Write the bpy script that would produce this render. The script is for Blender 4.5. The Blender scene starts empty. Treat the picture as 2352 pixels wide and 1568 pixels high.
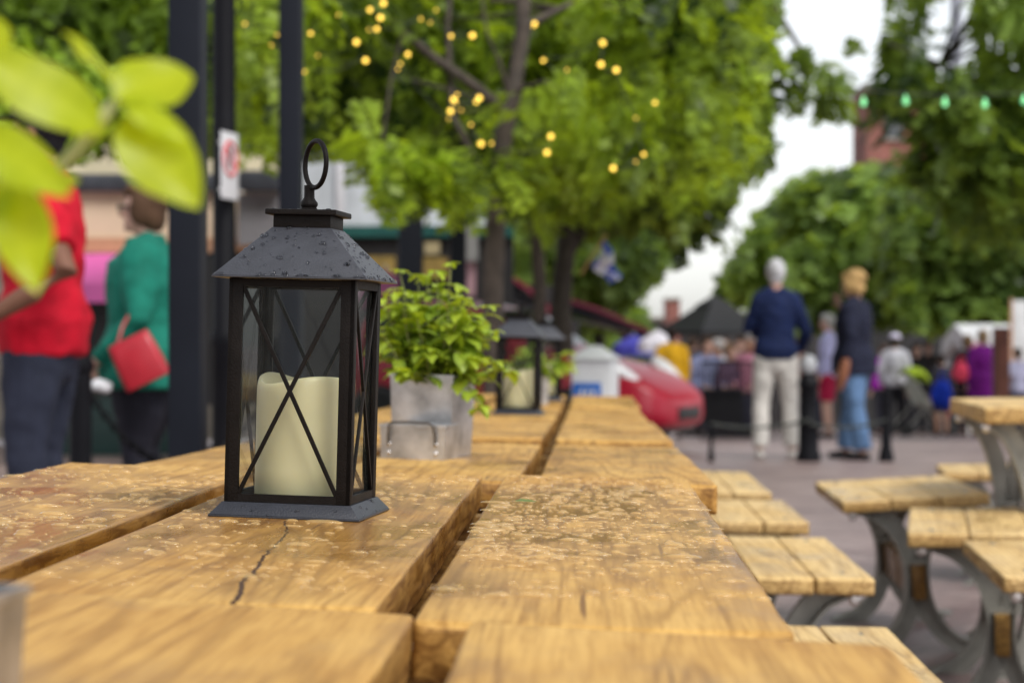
import bpy, bmesh, math, random
import numpy as np
from mathutils import Vector, Matrix, Euler, noise as mnoise

R = math.radians
scene = bpy.context.scene
COL = scene.collection
CZ = 0.917            # camera height
F = 4900.0            # focal length in reference pixels (2352 wide)


def P(x, y, d):
    """point seen at reference pixel (x, y) at distance d along the street"""
    return Vector(((x - 1176) * d / F, d, CZ - (y - 784) * d / F))


GPTS = [(-30, 0.0), (9, 0.0), (14, -0.04), (19, -0.12), (24, -0.22), (29, -0.38), (34, -0.58), (45, -1.0), (55, -1.45), (66, -1.9),
        (100, -3.2), (160, -5.2), (400, -6.0)]


def gz(y):
    for (a, za), (b, zb) in zip(GPTS, GPTS[1:]):
        if a <= y <= b:
            return za + (zb - za) * (y - a) / (b - a)
    return GPTS[-1][1]


# ------------------------------------------------------------------ materials
def new_mat(name):
    m = bpy.data.materials.new(name)
    m.use_nodes = True
    nt = m.node_tree
    b = nt.nodes['Principled BSDF']
    return m, nt, b


def N(nt, t, **kw):
    n = nt.nodes.new(t)
    for k, v in kw.items():
        setattr(n, k, v)
    return n


def L(nt, a, b):
    nt.links.new(a, b)


def ramp(nt, stops, interp='LINEAR'):
    r = N(nt, 'ShaderNodeValToRGB')
    r.color_ramp.interpolation = interp
    el = r.color_ramp.elements
    while len(el) < len(stops):
        el.new(0.5)
    for e, (p, c) in zip(el, stops):
        e.position = p
        e.color = (c[0], c[1], c[2], 1) if len(c) == 3 else c
    return r


def coords(nt, scale=(1, 1, 1), kind='Object', rnd=0.0):
    tc = N(nt, 'ShaderNodeTexCoord')
    mp = N(nt, 'ShaderNodeMapping')
    mp.inputs['Scale'].default_value = scale
    src = tc.outputs[kind]
    if rnd:
        oi = N(nt, 'ShaderNodeObjectInfo')
        mul = N(nt, 'ShaderNodeVectorMath', operation='SCALE')
        mul.inputs[0].default_value = (rnd, rnd * 1.7, rnd * 0.6)
        L(nt, oi.outputs['Random'], mul.inputs['Scale'])
        add = N(nt, 'ShaderNodeVectorMath', operation='ADD')
        L(nt, src, add.inputs[0])
        L(nt, mul.outputs[0], add.inputs[1])
        src = add.outputs[0]
    L(nt, src, mp.inputs['Vector'])
    return mp.outputs['Vector']


def noise_tex(nt, vec, scale, detail=4, rough=0.55, dist=0.0):
    n = N(nt, 'ShaderNodeTexNoise')
    n.inputs['Scale'].default_value = scale
    n.inputs['Detail'].default_value = detail
    n.inputs['Roughness'].default_value = rough
    n.inputs['Distortion'].default_value = dist
    L(nt, vec, n.inputs['Vector'])
    return n.outputs['Fac']


def simple(name, c, rough=0.5, metal=0.0, var=0.15, scale=12.0, bump=0.0, spec=0.5, coat=0.0):
    """principled with a soft procedural variation of the colour and a little bump"""
    m, nt, b = new_mat(name)
    v = coords(nt, rnd=7)
    f = noise_tex(nt, v, scale, 5)
    lo = tuple(max(0, x * (1 - var)) for x in c)
    hi = tuple(min(1, x * (1 + var)) for x in c)
    r = ramp(nt, [(0.3, lo), (0.7, hi)])
    L(nt, f, r.inputs[0])
    L(nt, r.outputs[0], b.inputs['Base Color'])
    b.inputs['Roughness'].default_value = rough
    b.inputs['Metallic'].default_value = metal
    b.inputs['Specular IOR Level'].default_value = spec
    if coat:
        b.inputs['Coat Weight'].default_value = coat
        b.inputs['Coat Roughness'].default_value = 0.08
    if bump:
        f2 = noise_tex(nt, v, scale * 9, 4)
        bm_ = N(nt, 'ShaderNodeBump')
        bm_.inputs['Strength'].default_value = bump
        bm_.inputs['Distance'].default_value = 0.002
        L(nt, f2, bm_.inputs['Height'])
        L(nt, bm_.outputs[0], b.inputs['Normal'])
    return m


def cloth(name, c, var=0.22, scale=9.0, rough=0.85):
    return simple(name, c, rough, 0, var, scale, 0.25, 0.25)


def wood(name, light, mid, dark, wet=0.6, crack=False, rough=(0.24, 0.58), wetmid=0.12):
    """plank wood, grain along local Y, knots, damp blotches"""
    m, nt, b = new_mat(name)
    rnd = 0 if crack else 9.0
    tc = coords(nt, (1, 1, 1), rnd=rnd)
    # growth rings: long stretched noise fed through bands
    mp = N(nt, 'ShaderNodeMapping'); mp.inputs['Scale'].default_value = (7.0, 0.42, 7.0); L(nt, tc, mp.inputs['Vector'])
    base = noise_tex(nt, mp.outputs[0], 1.0, 2, 0.45, 0.25)
    mul = N(nt, 'ShaderNodeMath', operation='MULTIPLY'); mul.inputs[1].default_value = 115.0; L(nt, base, mul.inputs[0])
    sn = N(nt, 'ShaderNodeMath', operation='SINE'); L(nt, mul.outputs[0], sn.inputs[0])
    mr = N(nt, 'ShaderNodeMapRange'); mr.inputs['From Min'].default_value = -1; L(nt, sn.outputs[0], mr.inputs['Value'])
    # fine fibre
    mp2 = N(nt, 'ShaderNodeMapping'); mp2.inputs['Scale'].default_value = (240, 9, 240); L(nt, tc, mp2.inputs['Vector'])
    fib = noise_tex(nt, mp2.outputs[0], 1.0, 4, 0.6)
    # broad tone
    mp3 = N(nt, 'ShaderNodeMapping'); mp3.inputs['Scale'].default_value = (5.5, 3.2, 5.5); L(nt, tc, mp3.inputs['Vector'])
    broad = noise_tex(nt, mp3.outputs[0], 1.0, 5, 0.6, 0.3)
    r1 = ramp(nt, [(0.30, mid), (0.72, light)])
    L(nt, broad, r1.inputs[0])
    mixr = N(nt, 'ShaderNodeMix', data_type='RGBA', blend_type='MULTIPLY')
    rr = ramp(nt, [(0.0, (0.40, 0.30, 0.20)), (0.14, (0.74, 0.66, 0.55)), (0.40, (1, 1, 1)), (1.0, (1.0, 0.98, 0.92))])
    L(nt, mr.outputs[0], rr.inputs[0])
    mixr.inputs['Factor'].default_value = 0.42
    L(nt, r1.outputs[0], mixr.inputs['A']); L(nt, rr.outputs[0], mixr.inputs['B'])
    mixf = N(nt, 'ShaderNodeMix', data_type='RGBA', blend_type='MULTIPLY')
    rf = ramp(nt, [(0.30, (0.62, 0.53, 0.42)), (0.58, (1, 1, 1))])
    L(nt, fib, rf.inputs[0]); mixf.inputs['Factor'].default_value = 0.75
    L(nt, mixr.outputs['Result'], mixf.inputs['A']); L(nt, rf.outputs[0], mixf.inputs['B'])
    col = mixf.outputs['Result']
    # knots
    mp4 = N(nt, 'ShaderNodeMapping'); mp4.inputs['Scale'].default_value = (5.0, 2.2, 5.0); L(nt, tc, mp4.inputs['Vector'])
    vor = N(nt, 'ShaderNodeTexVoronoi'); vor.inputs['Scale'].default_value = 1.0; L(nt, mp4.outputs[0], vor.inputs['Vector'])
    rk = ramp(nt, [(0.0, (1, 1, 1)), (0.05, (0.8, 0.8, 0.8)), (0.13, (0, 0, 0))])
    L(nt, vor.outputs['Distance'], rk.inputs[0])
    mixk = N(nt, 'ShaderNodeMix', data_type='RGBA')
    L(nt, rk.outputs[0], mixk.inputs['Factor']); L(nt, col, mixk.inputs['A'])
    mixk.inputs['B'].default_value = (*dark, 1)
    col = mixk.outputs['Result']
    # damp soaked blotches (darker, more saturated, glossier)
    mp5 = N(nt, 'ShaderNodeMapping'); mp5.inputs['Scale'].default_value = (5.0, 2.6, 5.0); L(nt, tc, mp5.inputs['Vector'])
    dn = noise_tex(nt, mp5.outputs[0], 1.3, 6, 0.62, 0.2)
    rw = ramp(nt, [(0.44, (0, 0, 0)), (0.66, (1, 1, 1))])
    t0 = N(nt, 'ShaderNodeTexCoord'); sp0 = N(nt, 'ShaderNodeSeparateXYZ'); L(nt, t0.outputs['Object'], sp0.inputs[0])
    ay = N(nt, 'ShaderNodeMath', operation='ABSOLUTE'); L(nt, sp0.outputs['Y'], ay.inputs[0])
    my = N(nt, 'ShaderNodeMapRange'); my.inputs['From Min'].default_value = 0.40; my.inputs['From Max'].default_value = 0.70
    my.inputs['To Min'].default_value = wetmid; my.inputs['To Max'].default_value = -0.10; L(nt, ay.outputs[0], my.inputs['Value'])
    da = N(nt, 'ShaderNodeMath', operation='ADD'); L(nt, dn, da.inputs[0]); L(nt, my.outputs[0], da.inputs[1])
    L(nt, da.outputs[0], rw.inputs[0])
    wm = N(nt, 'ShaderNodeMath', operation='MULTIPLY'); wm.inputs[1].default_value = wet; L(nt, rw.outputs[0], wm.inputs[0])
    mixw = N(nt, 'ShaderNodeMix', data_type='RGBA', blend_type='MULTIPLY')
    L(nt, wm.outputs[0], mixw.inputs['Factor']); L(nt, col, mixw.inputs['A'])
    mixw.inputs['B'].default_value = (0.50, 0.37, 0.17, 1)
    col = mixw.outputs['Result']
    mp8 = N(nt, 'ShaderNodeMapping'); mp8.inputs['Scale'].default_value = (75, 2.4, 75); L(nt, tc, mp8.inputs['Vector'])
    ck = noise_tex(nt, mp8.outputs[0], 1.0, 2, 0.4)
    rc = ramp(nt, [(0.71, (0, 0, 0)), (0.745, (0.8, 0.8, 0.8))]); L(nt, ck, rc.inputs[0])
    mixq = N(nt, 'ShaderNodeMix', data_type='RGBA')
    L(nt, rc.outputs[0], mixq.inputs['Factor']); L(nt, col, mixq.inputs['A']); mixq.inputs['B'].default_value = (dark[0] * 0.9, dark[1] * 0.9, dark[2], 1)
    col = mixq.outputs['Result']
    # small dark scuffs lying across the grain
    mp6 = N(nt, 'ShaderNodeMapping'); mp6.inputs['Scale'].default_value = (9, 26, 9); L(nt, tc, mp6.inputs['Vector'])
    sc = noise_tex(nt, mp6.outputs[0], 1.0, 3, 0.5)
    rs = ramp(nt, [(0.735, (0, 0, 0)), (0.80, (0.6, 0.6, 0.6))])
    L(nt, sc, rs.inputs[0])
    mixs = N(nt, 'ShaderNodeMix', data_type='RGBA')
    L(nt, rs.outputs[0], mixs.inputs['Factor']); L(nt, col, mixs.inputs['A'])
    mixs.inputs['B'].default_value = (dark[0] * 0.8, dark[1] * 0.85, dark[2] * 1.3, 1)
    col = mixs.outputs['Result']
    height = fib
    if crack:
        sep = N(nt, 'ShaderNodeSeparateXYZ'); L(nt, tc, sep.inputs[0])
        fc = N(nt, 'ShaderNodeFloatCurve')
        mry = N(nt, 'ShaderNodeMapRange'); mry.inputs['From Min'].default_value = -0.70; mry.inputs['From Max'].default_value = 0.0
        L(nt, sep.outputs['Y'], mry.inputs['Value']); L(nt, mry.outputs[0], fc.inputs['Value'])
        cv = fc.mapping.curves[0]
        pts = [(0.0, 0.84), (0.10, 0.76), (0.22, 0.62), (0.30, 0.60), (0.40, 0.50), (0.52, 0.42), (0.66, 0.36), (0.80, 0.22), (0.86, 0.10), (1.0, 0.0)]
        while len(cv.points) < len(pts):
            cv.points.new(0.5, 0.5)
        for p_, q in zip(cv.points, pts):
            p_.location = q
        fc.mapping.update()
        xs = N(nt, 'ShaderNodeMapRange'); xs.inputs['To Min'].default_value = -0.015; xs.inputs['To Max'].default_value = 0.055
        L(nt, fc.outputs[0], xs.inputs['Value'])
        mpj = N(nt, 'ShaderNodeMapping'); mpj.inputs['Scale'].default_value = (4, 40, 4); L(nt, tc, mpj.inputs['Vector'])
        jn = noise_tex(nt, mpj.outputs[0], 1.0, 3)
        ja = N(nt, 'ShaderNodeMath', operation='MULTIPLY_ADD'); ja.inputs[1].default_value = 0.010; L(nt, jn, ja.inputs[0]); L(nt, sep.outputs['X'], ja.inputs[2])
        df = N(nt, 'ShaderNodeMath', operation='SUBTRACT'); L(nt, ja.outputs[0], df.inputs[0]); L(nt, xs.outputs[0], df.inputs[1])
        ab = N(nt, 'ShaderNodeMath', operation='ABSOLUTE'); L(nt, df.outputs[0], ab.inputs[0])
        wd = N(nt, 'ShaderNodeMapRange'); wd.inputs['From Min'].default_value = 0.0; wd.inputs['From Max'].default_value = 1.0
        wd.inputs['To Min'].default_value = 0.0021; wd.inputs['To Max'].default_value = 0.0007
        L(nt, mry.outputs[0], wd.inputs['Value'])
        lt = N(nt, 'ShaderNodeMath', operation='LESS_THAN'); L(nt, ab.outputs[0], lt.inputs[0]); L(nt, wd.outputs[0], lt.inputs[1])
        ly = N(nt, 'ShaderNodeMath', operation='LESS_THAN'); L(nt, sep.outputs['Y'], ly.inputs[0]); ly.inputs[1].default_value = -0.06
        mm = N(nt, 'ShaderNodeMath', operation='MULTIPLY'); L(nt, lt.outputs[0], mm.inputs[0]); L(nt, ly.outputs[0], mm.inputs[1])
        mixc = N(nt, 'ShaderNodeMix', data_type='RGBA')
        L(nt, mm.outputs[0], mixc.inputs['Factor']); L(nt, col, mixc.inputs['A']); mixc.inputs['B'].default_value = (0.06, 0.022, 0.006, 1)
        col = mixc.outputs['Result']
        hs = N(nt, 'ShaderNodeMath', operation='SUBTRACT'); L(nt, fib, hs.inputs[0]); L(nt, mm.outputs[0], hs.inputs[1])
        height = hs.outputs[0]
    # sawn edges: coarser, browner grain, with side shade painted in against the top
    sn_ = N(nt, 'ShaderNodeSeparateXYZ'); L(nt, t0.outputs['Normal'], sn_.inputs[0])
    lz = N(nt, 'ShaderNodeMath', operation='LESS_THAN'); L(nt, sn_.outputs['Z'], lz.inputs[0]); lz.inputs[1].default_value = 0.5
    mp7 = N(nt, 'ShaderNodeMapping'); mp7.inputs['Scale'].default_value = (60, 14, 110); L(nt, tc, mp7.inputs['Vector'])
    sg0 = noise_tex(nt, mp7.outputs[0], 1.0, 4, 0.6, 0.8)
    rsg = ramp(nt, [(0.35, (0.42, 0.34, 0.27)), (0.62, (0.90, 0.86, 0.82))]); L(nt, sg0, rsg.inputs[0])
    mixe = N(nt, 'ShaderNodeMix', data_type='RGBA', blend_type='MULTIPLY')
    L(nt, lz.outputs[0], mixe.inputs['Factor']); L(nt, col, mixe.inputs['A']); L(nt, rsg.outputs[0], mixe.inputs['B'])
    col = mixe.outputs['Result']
    L(nt, col, b.inputs['Base Color'])
    mr2 = N(nt, 'ShaderNodeMapRange'); mr2.inputs['To Min'].default_value = rough[1]; mr2.inputs['To Max'].default_value = rough[0]
    L(nt, rw.outputs[0], mr2.inputs['Value']); L(nt, mr2.outputs[0], b.inputs['Roughness'])
    mr3 = N(nt, 'ShaderNodeMapRange'); mr3.inputs['To Min'].default_value = 0.25; mr3.inputs['To Max'].default_value = 0.36
    L(nt, rw.outputs[0], mr3.inputs['Value']); L(nt, mr3.outputs[0], b.inputs['Specular IOR Level'])
    bp = N(nt, 'ShaderNodeBump'); bp.inputs['Strength'].default_value = 0.35; bp.inputs['Distance'].default_value = 0.0012
    L(nt, height, bp.inputs['Height']); L(nt, bp.outputs[0], b.inputs['Normal'])
    return m


def leaf_mat(name, dark, light, trans=0.4, gloss=0.35, tcol=None):
    m, nt, b = new_mat(name)
    at = N(nt, 'ShaderNodeAttribute', attribute_name='tint')
    r = ramp(nt, [(0.0, dark), (1.0, light)])
    L(nt, at.outputs['Fac'], r.inputs[0])
    L(nt, r.outputs[0], b.inputs['Base Color'])
    b.inputs['Roughness'].default_value = gloss
    b.inputs['Specular IOR Level'].default_value = 0.35
    tr = N(nt, 'ShaderNodeBsdfTranslucent')
    mixc = N(nt, 'ShaderNodeMix', data_type='RGBA', blend_type='MULTIPLY')
    mixc.inputs['Factor'].default_value = 1.0
    L(nt, r.outputs[0], mixc.inputs['A'])
    mixc.inputs['B'].default_value = (*(tcol or (1.5, 1.35, 0.5)), 1)
    L(nt, mixc.outputs['Result'], tr.inputs['Color'])
    ms = N(nt, 'ShaderNodeMixShader'); ms.inputs[0].default_value = trans
    out = nt.nodes['Material Output']
    L(nt, b.outputs[0], ms.inputs[1]); L(nt, tr.outputs[0], ms.inputs[2]); L(nt, ms.outputs[0], out.inputs['Surface'])
    return m


def thin_glass(name, tint=(0.93, 0.95, 0.95), base=0.0, dust=0.010):
    m, nt, b = new_mat(name)
    nt.nodes.remove(b)
    out = nt.nodes['Material Output']
    t = N(nt, 'ShaderNodeBsdfTransparent'); t.inputs[0].default_value = (*tint, 1)
    g = N(nt, 'ShaderNodeBsdfGlossy'); g.inputs['Roughness'].default_value = 0.03
    fr = N(nt, 'ShaderNodeFresnel'); fr.inputs['IOR'].default_value = 1.24
    ge = N(nt, 'ShaderNodeNewGeometry')
    ad0 = N(nt, 'ShaderNodeMath', operation='ADD'); ad0.inputs[1].default_value = base; L(nt, fr.outputs[0], ad0.inputs[0])
    iv = N(nt, 'ShaderNodeMath', operation='SUBTRACT'); iv.inputs[0].default_value = 1.0; L(nt, ge.outputs['Backfacing'], iv.inputs[1])
    ad = N(nt, 'ShaderNodeMath', operation='MULTIPLY'); L(nt, ad0.outputs[0], ad.inputs[0]); L(nt, iv.outputs[0], ad.inputs[1])
    ms = N(nt, 'ShaderNodeMixShader'); L(nt, ad.outputs[0], ms.inputs[0]); L(nt, t.outputs[0], ms.inputs[1]); L(nt, g.outputs[0], ms.inputs[2])
    v = coords(nt, rnd=3)
    n1 = noise_tex(nt, v, 260, 2); n2 = noise_tex(nt, v, 14, 4)
    r1 = ramp(nt, [(0.66, (0, 0, 0)), (0.74, (1, 1, 1))]); L(nt, n1, r1.inputs[0])
    r2 = ramp(nt, [(0.4, (0.02, 0.02, 0.02)), (0.7, (0.16, 0.16, 0.16))]); L(nt, n2, r2.inputs[0])
    ma = N(nt, 'ShaderNodeMath', operation='MULTIPLY_ADD'); ma.inputs[1].default_value = 0.25
    L(nt, r1.outputs[0], ma.inputs[0]); L(nt, r2.outputs[0], ma.inputs[2])
    mu = N(nt, 'ShaderNodeMath', operation='MULTIPLY'); mu.inputs[1].default_value = dust * 8; L(nt, ma.outputs[0], mu.inputs[0])
    d = N(nt, 'ShaderNodeBsdfDiffuse'); d.inputs[0].default_value = (0.55, 0.55, 0.52, 1)
    m2 = N(nt, 'ShaderNodeMixShader'); L(nt, mu.outputs[0], m2.inputs[0]); L(nt, ms.outputs[0], m2.inputs[1]); L(nt, d.outputs[0], m2.inputs[2])
    L(nt, m2.outputs[0], out.inputs['Surface'])
    return m


def water_mat(name, painted_glow=0.0):
    m, nt, b = new_mat(name)
    nt.nodes.remove(b)
    out = nt.nodes['Material Output']
    t = N(nt, 'ShaderNodeBsdfTransparent'); t.inputs[0].default_value = (0.97, 0.95, 0.9, 1)
    g = N(nt, 'ShaderNodeBsdfGlossy'); g.inputs['Roughness'].default_value = 0.04
    fr = N(nt, 'ShaderNodeFresnel'); fr.inputs['IOR'].default_value = 1.36
    ge = N(nt, 'ShaderNodeNewGeometry')
    iv = N(nt, 'ShaderNodeMath', operation='SUBTRACT'); iv.inputs[0].default_value = 1.0; L(nt, ge.outputs['Backfacing'], iv.inputs[1])
    mu = N(nt, 'ShaderNodeMath', operation='MULTIPLY'); L(nt, fr.outputs[0], mu.inputs[0]); L(nt, iv.outputs[0], mu.inputs[1])
    df = N(nt, 'ShaderNodeBsdfTranslucent'); df.inputs[0].default_value = (1.0, 0.74, 0.34, 1)
    dd = N(nt, 'ShaderNodeBsdfDiffuse'); dd.inputs[0].default_value = (1.0, 0.74, 0.34, 1)  # warm colour painted in for the sky light that drops would focus
    m1 = N(nt, 'ShaderNodeMixShader'); m1.inputs[0].default_value = 0.6; L(nt, df.outputs[0], m1.inputs[1]); L(nt, dd.outputs[0], m1.inputs[2])
    m0 = N(nt, 'ShaderNodeMixShader'); m0.inputs[0].default_value = painted_glow; L(nt, t.outputs[0], m0.inputs[1]); L(nt, m1.outputs[0], m0.inputs[2])
    ms = N(nt, 'ShaderNodeMixShader'); L(nt, mu.outputs[0], ms.inputs[0]); L(nt, m0.outputs[0], ms.inputs[1]); L(nt, g.outputs[0], ms.inputs[2])
    L(nt, ms.outputs[0], out.inputs['Surface'])
    return m


def emit(name, c, s):
    m, nt, b = new_mat(name)
    b.inputs['Base Color'].default_value = (*c, 1)
    b.inputs['Emission Color'].default_value = (*c, 1)
    b.inputs['Emission Strength'].default_value = s
    return m


def brick_mat(name, a, b_, mortar, sx, row, rough=0.8, rot=0.0, kind='Object', plane='XY'):
    m, nt, b = new_mat(name)
    tc = N(nt, 'ShaderNodeTexCoord')
    mp = N(nt, 'ShaderNodeMapping')
    mp.inputs['Rotation'].default_value = (0, 0, rot) if plane == 'XY' else (R(90), 0, 0)
    L(nt, tc.outputs[kind], mp.inputs['Vector'])
    br = N(nt, 'ShaderNodeTexBrick')
    br.inputs['Color1'].default_value = (*a, 1); br.inputs['Color2'].default_value = (*b_, 1); br.inputs['Mortar'].default_value = (*mortar, 1)
    br.inputs['Scale'].default_value = 1.0
    br.inputs['Brick Width'].default_value = sx; br.inputs['Row Height'].default_value = row
    br.inputs['Mortar Size'].default_value = row * 0.06
    L(nt, mp.outputs[0], br.inputs['Vector'])
    f = noise_tex(nt, tc.outputs[kind], 0.9, 6, 0.6)
    rr = ramp(nt, [(0.32, (0.55, 0.50, 0.52)), (0.5, (0.9, 0.88, 0.88)), (0.7, (1.15, 1.12, 1.12))]); L(nt, f, rr.inputs[0])
    mx = N(nt, 'ShaderNodeMix', data_type='RGBA', blend_type='MULTIPLY'); mx.inputs['Factor'].default_value = 1
    L(nt, br.outputs['Color'], mx.inputs['A']); L(nt, rr.outputs[0], mx.inputs['B'])
    L(nt, mx.outputs['Result'], b.inputs['Base Color'])
    b.inputs['Roughness'].default_value = rough
    return m


M = {}
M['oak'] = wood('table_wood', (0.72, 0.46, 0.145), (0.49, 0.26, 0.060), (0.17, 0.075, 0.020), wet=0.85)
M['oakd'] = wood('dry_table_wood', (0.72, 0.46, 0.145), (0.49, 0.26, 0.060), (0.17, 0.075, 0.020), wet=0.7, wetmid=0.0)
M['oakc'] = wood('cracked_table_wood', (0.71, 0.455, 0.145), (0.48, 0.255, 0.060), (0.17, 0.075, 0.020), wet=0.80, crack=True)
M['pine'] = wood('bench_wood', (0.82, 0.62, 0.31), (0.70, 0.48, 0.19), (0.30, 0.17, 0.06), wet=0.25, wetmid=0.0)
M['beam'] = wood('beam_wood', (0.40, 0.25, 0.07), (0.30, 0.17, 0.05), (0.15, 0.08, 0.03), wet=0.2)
M['steel'] = simple('leg_steel', (0.27, 0.265, 0.235), 0.5, 0.25, 0.25, 14, 0.3)
M['lantern'] = simple('lantern_metal', (0.0080, 0.0062, 0.0055), 0.5, 0.0, 0.25, 60, 0.35, 0.12)
M['lroof'] = simple('lantern_roof_skytint', (0.036, 0.038, 0.047), 0.40, 0.0, 0.15, 60, 0.3, 0.6)  # same black metal, its sky reflection painted in as a paler blue
M['lbase'] = simple('lantern_base_skytint', (0.022, 0.024, 0.032), 0.40, 0.0, 0.15, 60, 0.3, 0.5)  # weaker copy of the roof's painted sky tint
M['glass'] = thin_glass('lantern_glass')
M['water'] = water_mat('water')
M['rain'] = water_mat('rain_water', 0.30)
m_, nt_, b_0 = new_mat('bead_water')
b_0.inputs['Base Color'].default_value = (0.62, 0.63, 0.68, 1); b_0.inputs['Transmission Weight'].default_value = 1.0; b_0.inputs['IOR'].default_value = 1.33; b_0.inputs['Roughness'].default_value = 0.02
M['bead'] = m_
M['zinc'] = simple('galvanised_zinc', (0.46, 0.46, 0.47), 0.30, 0.8, 0.42, 22, 0.15)
M['wire'] = simple('handle_wire', (0.10, 0.09, 0.08), 0.4, 0.8)
M['rivet'] = simple('rivet_metal', (0.65, 0.62, 0.6), 0.3, 0.9)
M['soil'] = simple('soil', (0.03, 0.02, 0.013), 0.95)
M['post'] = simple('post_paint', (0.009, 0.011, 0.017), 0.55, 0, 0.15, 4, 0, 0.15)
M['black'] = simple('black_paint', (0.005, 0.005, 0.007), 0.5, 0, 0.2, 8, 0, 0.12)
M['signw'] = simple('sign_white', (0.62, 0.62, 0.65), 0.5, 0, 0.05)
M['signr'] = simple('sign_red', (0.62, 0.06, 0.07), 0.5, 0, 0.05)
M['signk'] = simple('sign_black', (0.03, 0.03, 0.035), 0.5)
M['bark'] = simple('bark_pale', (0.075, 0.058, 0.047), 0.9, 0, 0.4, 14, 0.8)
M['barkd'] = simple('bark_dark', (0.045, 0.037, 0.028), 0.9, 0, 0.4, 14, 0.8)
M['leafA'] = leaf_mat('locust_leaf', (0.020, 0.045, 0.008), (0.44, 0.62, 0.05), 0.55)
M['leafM'] = leaf_mat('mid_leaf', (0.022, 0.048, 0.010), (0.36, 0.54, 0.06), 0.54)
M['leafB'] = leaf_mat('dark_leaf', (0.032, 0.066, 0.018), (0.32, 0.47, 0.09), 0.55)
M['leafE'] = leaf_mat('far_leaf', (0.055, 0.10, 0.028), (0.36, 0.52, 0.13), 0.55)
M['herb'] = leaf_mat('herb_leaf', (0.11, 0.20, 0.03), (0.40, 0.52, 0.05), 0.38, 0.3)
M['lime'] = leaf_mat('lime_leaf', (0.30, 0.40, 0.006), (0.50, 0.60, 0.012), 0.5, 0.35, (1.25, 1.2, 0.5))
M['stem'] = simple('plant_stem', (0.22, 0.24, 0.08), 0.6)
M['bulb'] = emit('bulb_warm', (1.0, 0.64, 0.09), 1.5)
M['bulbg'] = emit('bulb_green', (0.22, 0.70, 0.30), 0.6)
M['cable'] = simple('cable', (0.03, 0.035, 0.03), 0.6)
M['carpaint'] = simple('car_paint', (0.36, 0.002, 0.022), 0.42, 0, 0.05, 3, 0, 0.35, 0.25)
M['cardark'] = simple('car_dark_trim', (0.012, 0.012, 0.013), 0.5)
M['carglass'] = simple('car_glass', (0.03, 0.035, 0.04), 0.06, 0, 0.1, 3, 0, 0.8)
M['headlamp'] = simple('headlamp_lens', (0.80, 0.80, 0.82), 0.12, 0.1, 0.15, 9)
M['tyre'] = simple('tyre_rubber', (0.014, 0.014, 0.014), 0.85)
M['rim'] = simple('wheel_rim', (0.4, 0.4, 0.42), 0.35, 0.8)


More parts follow.
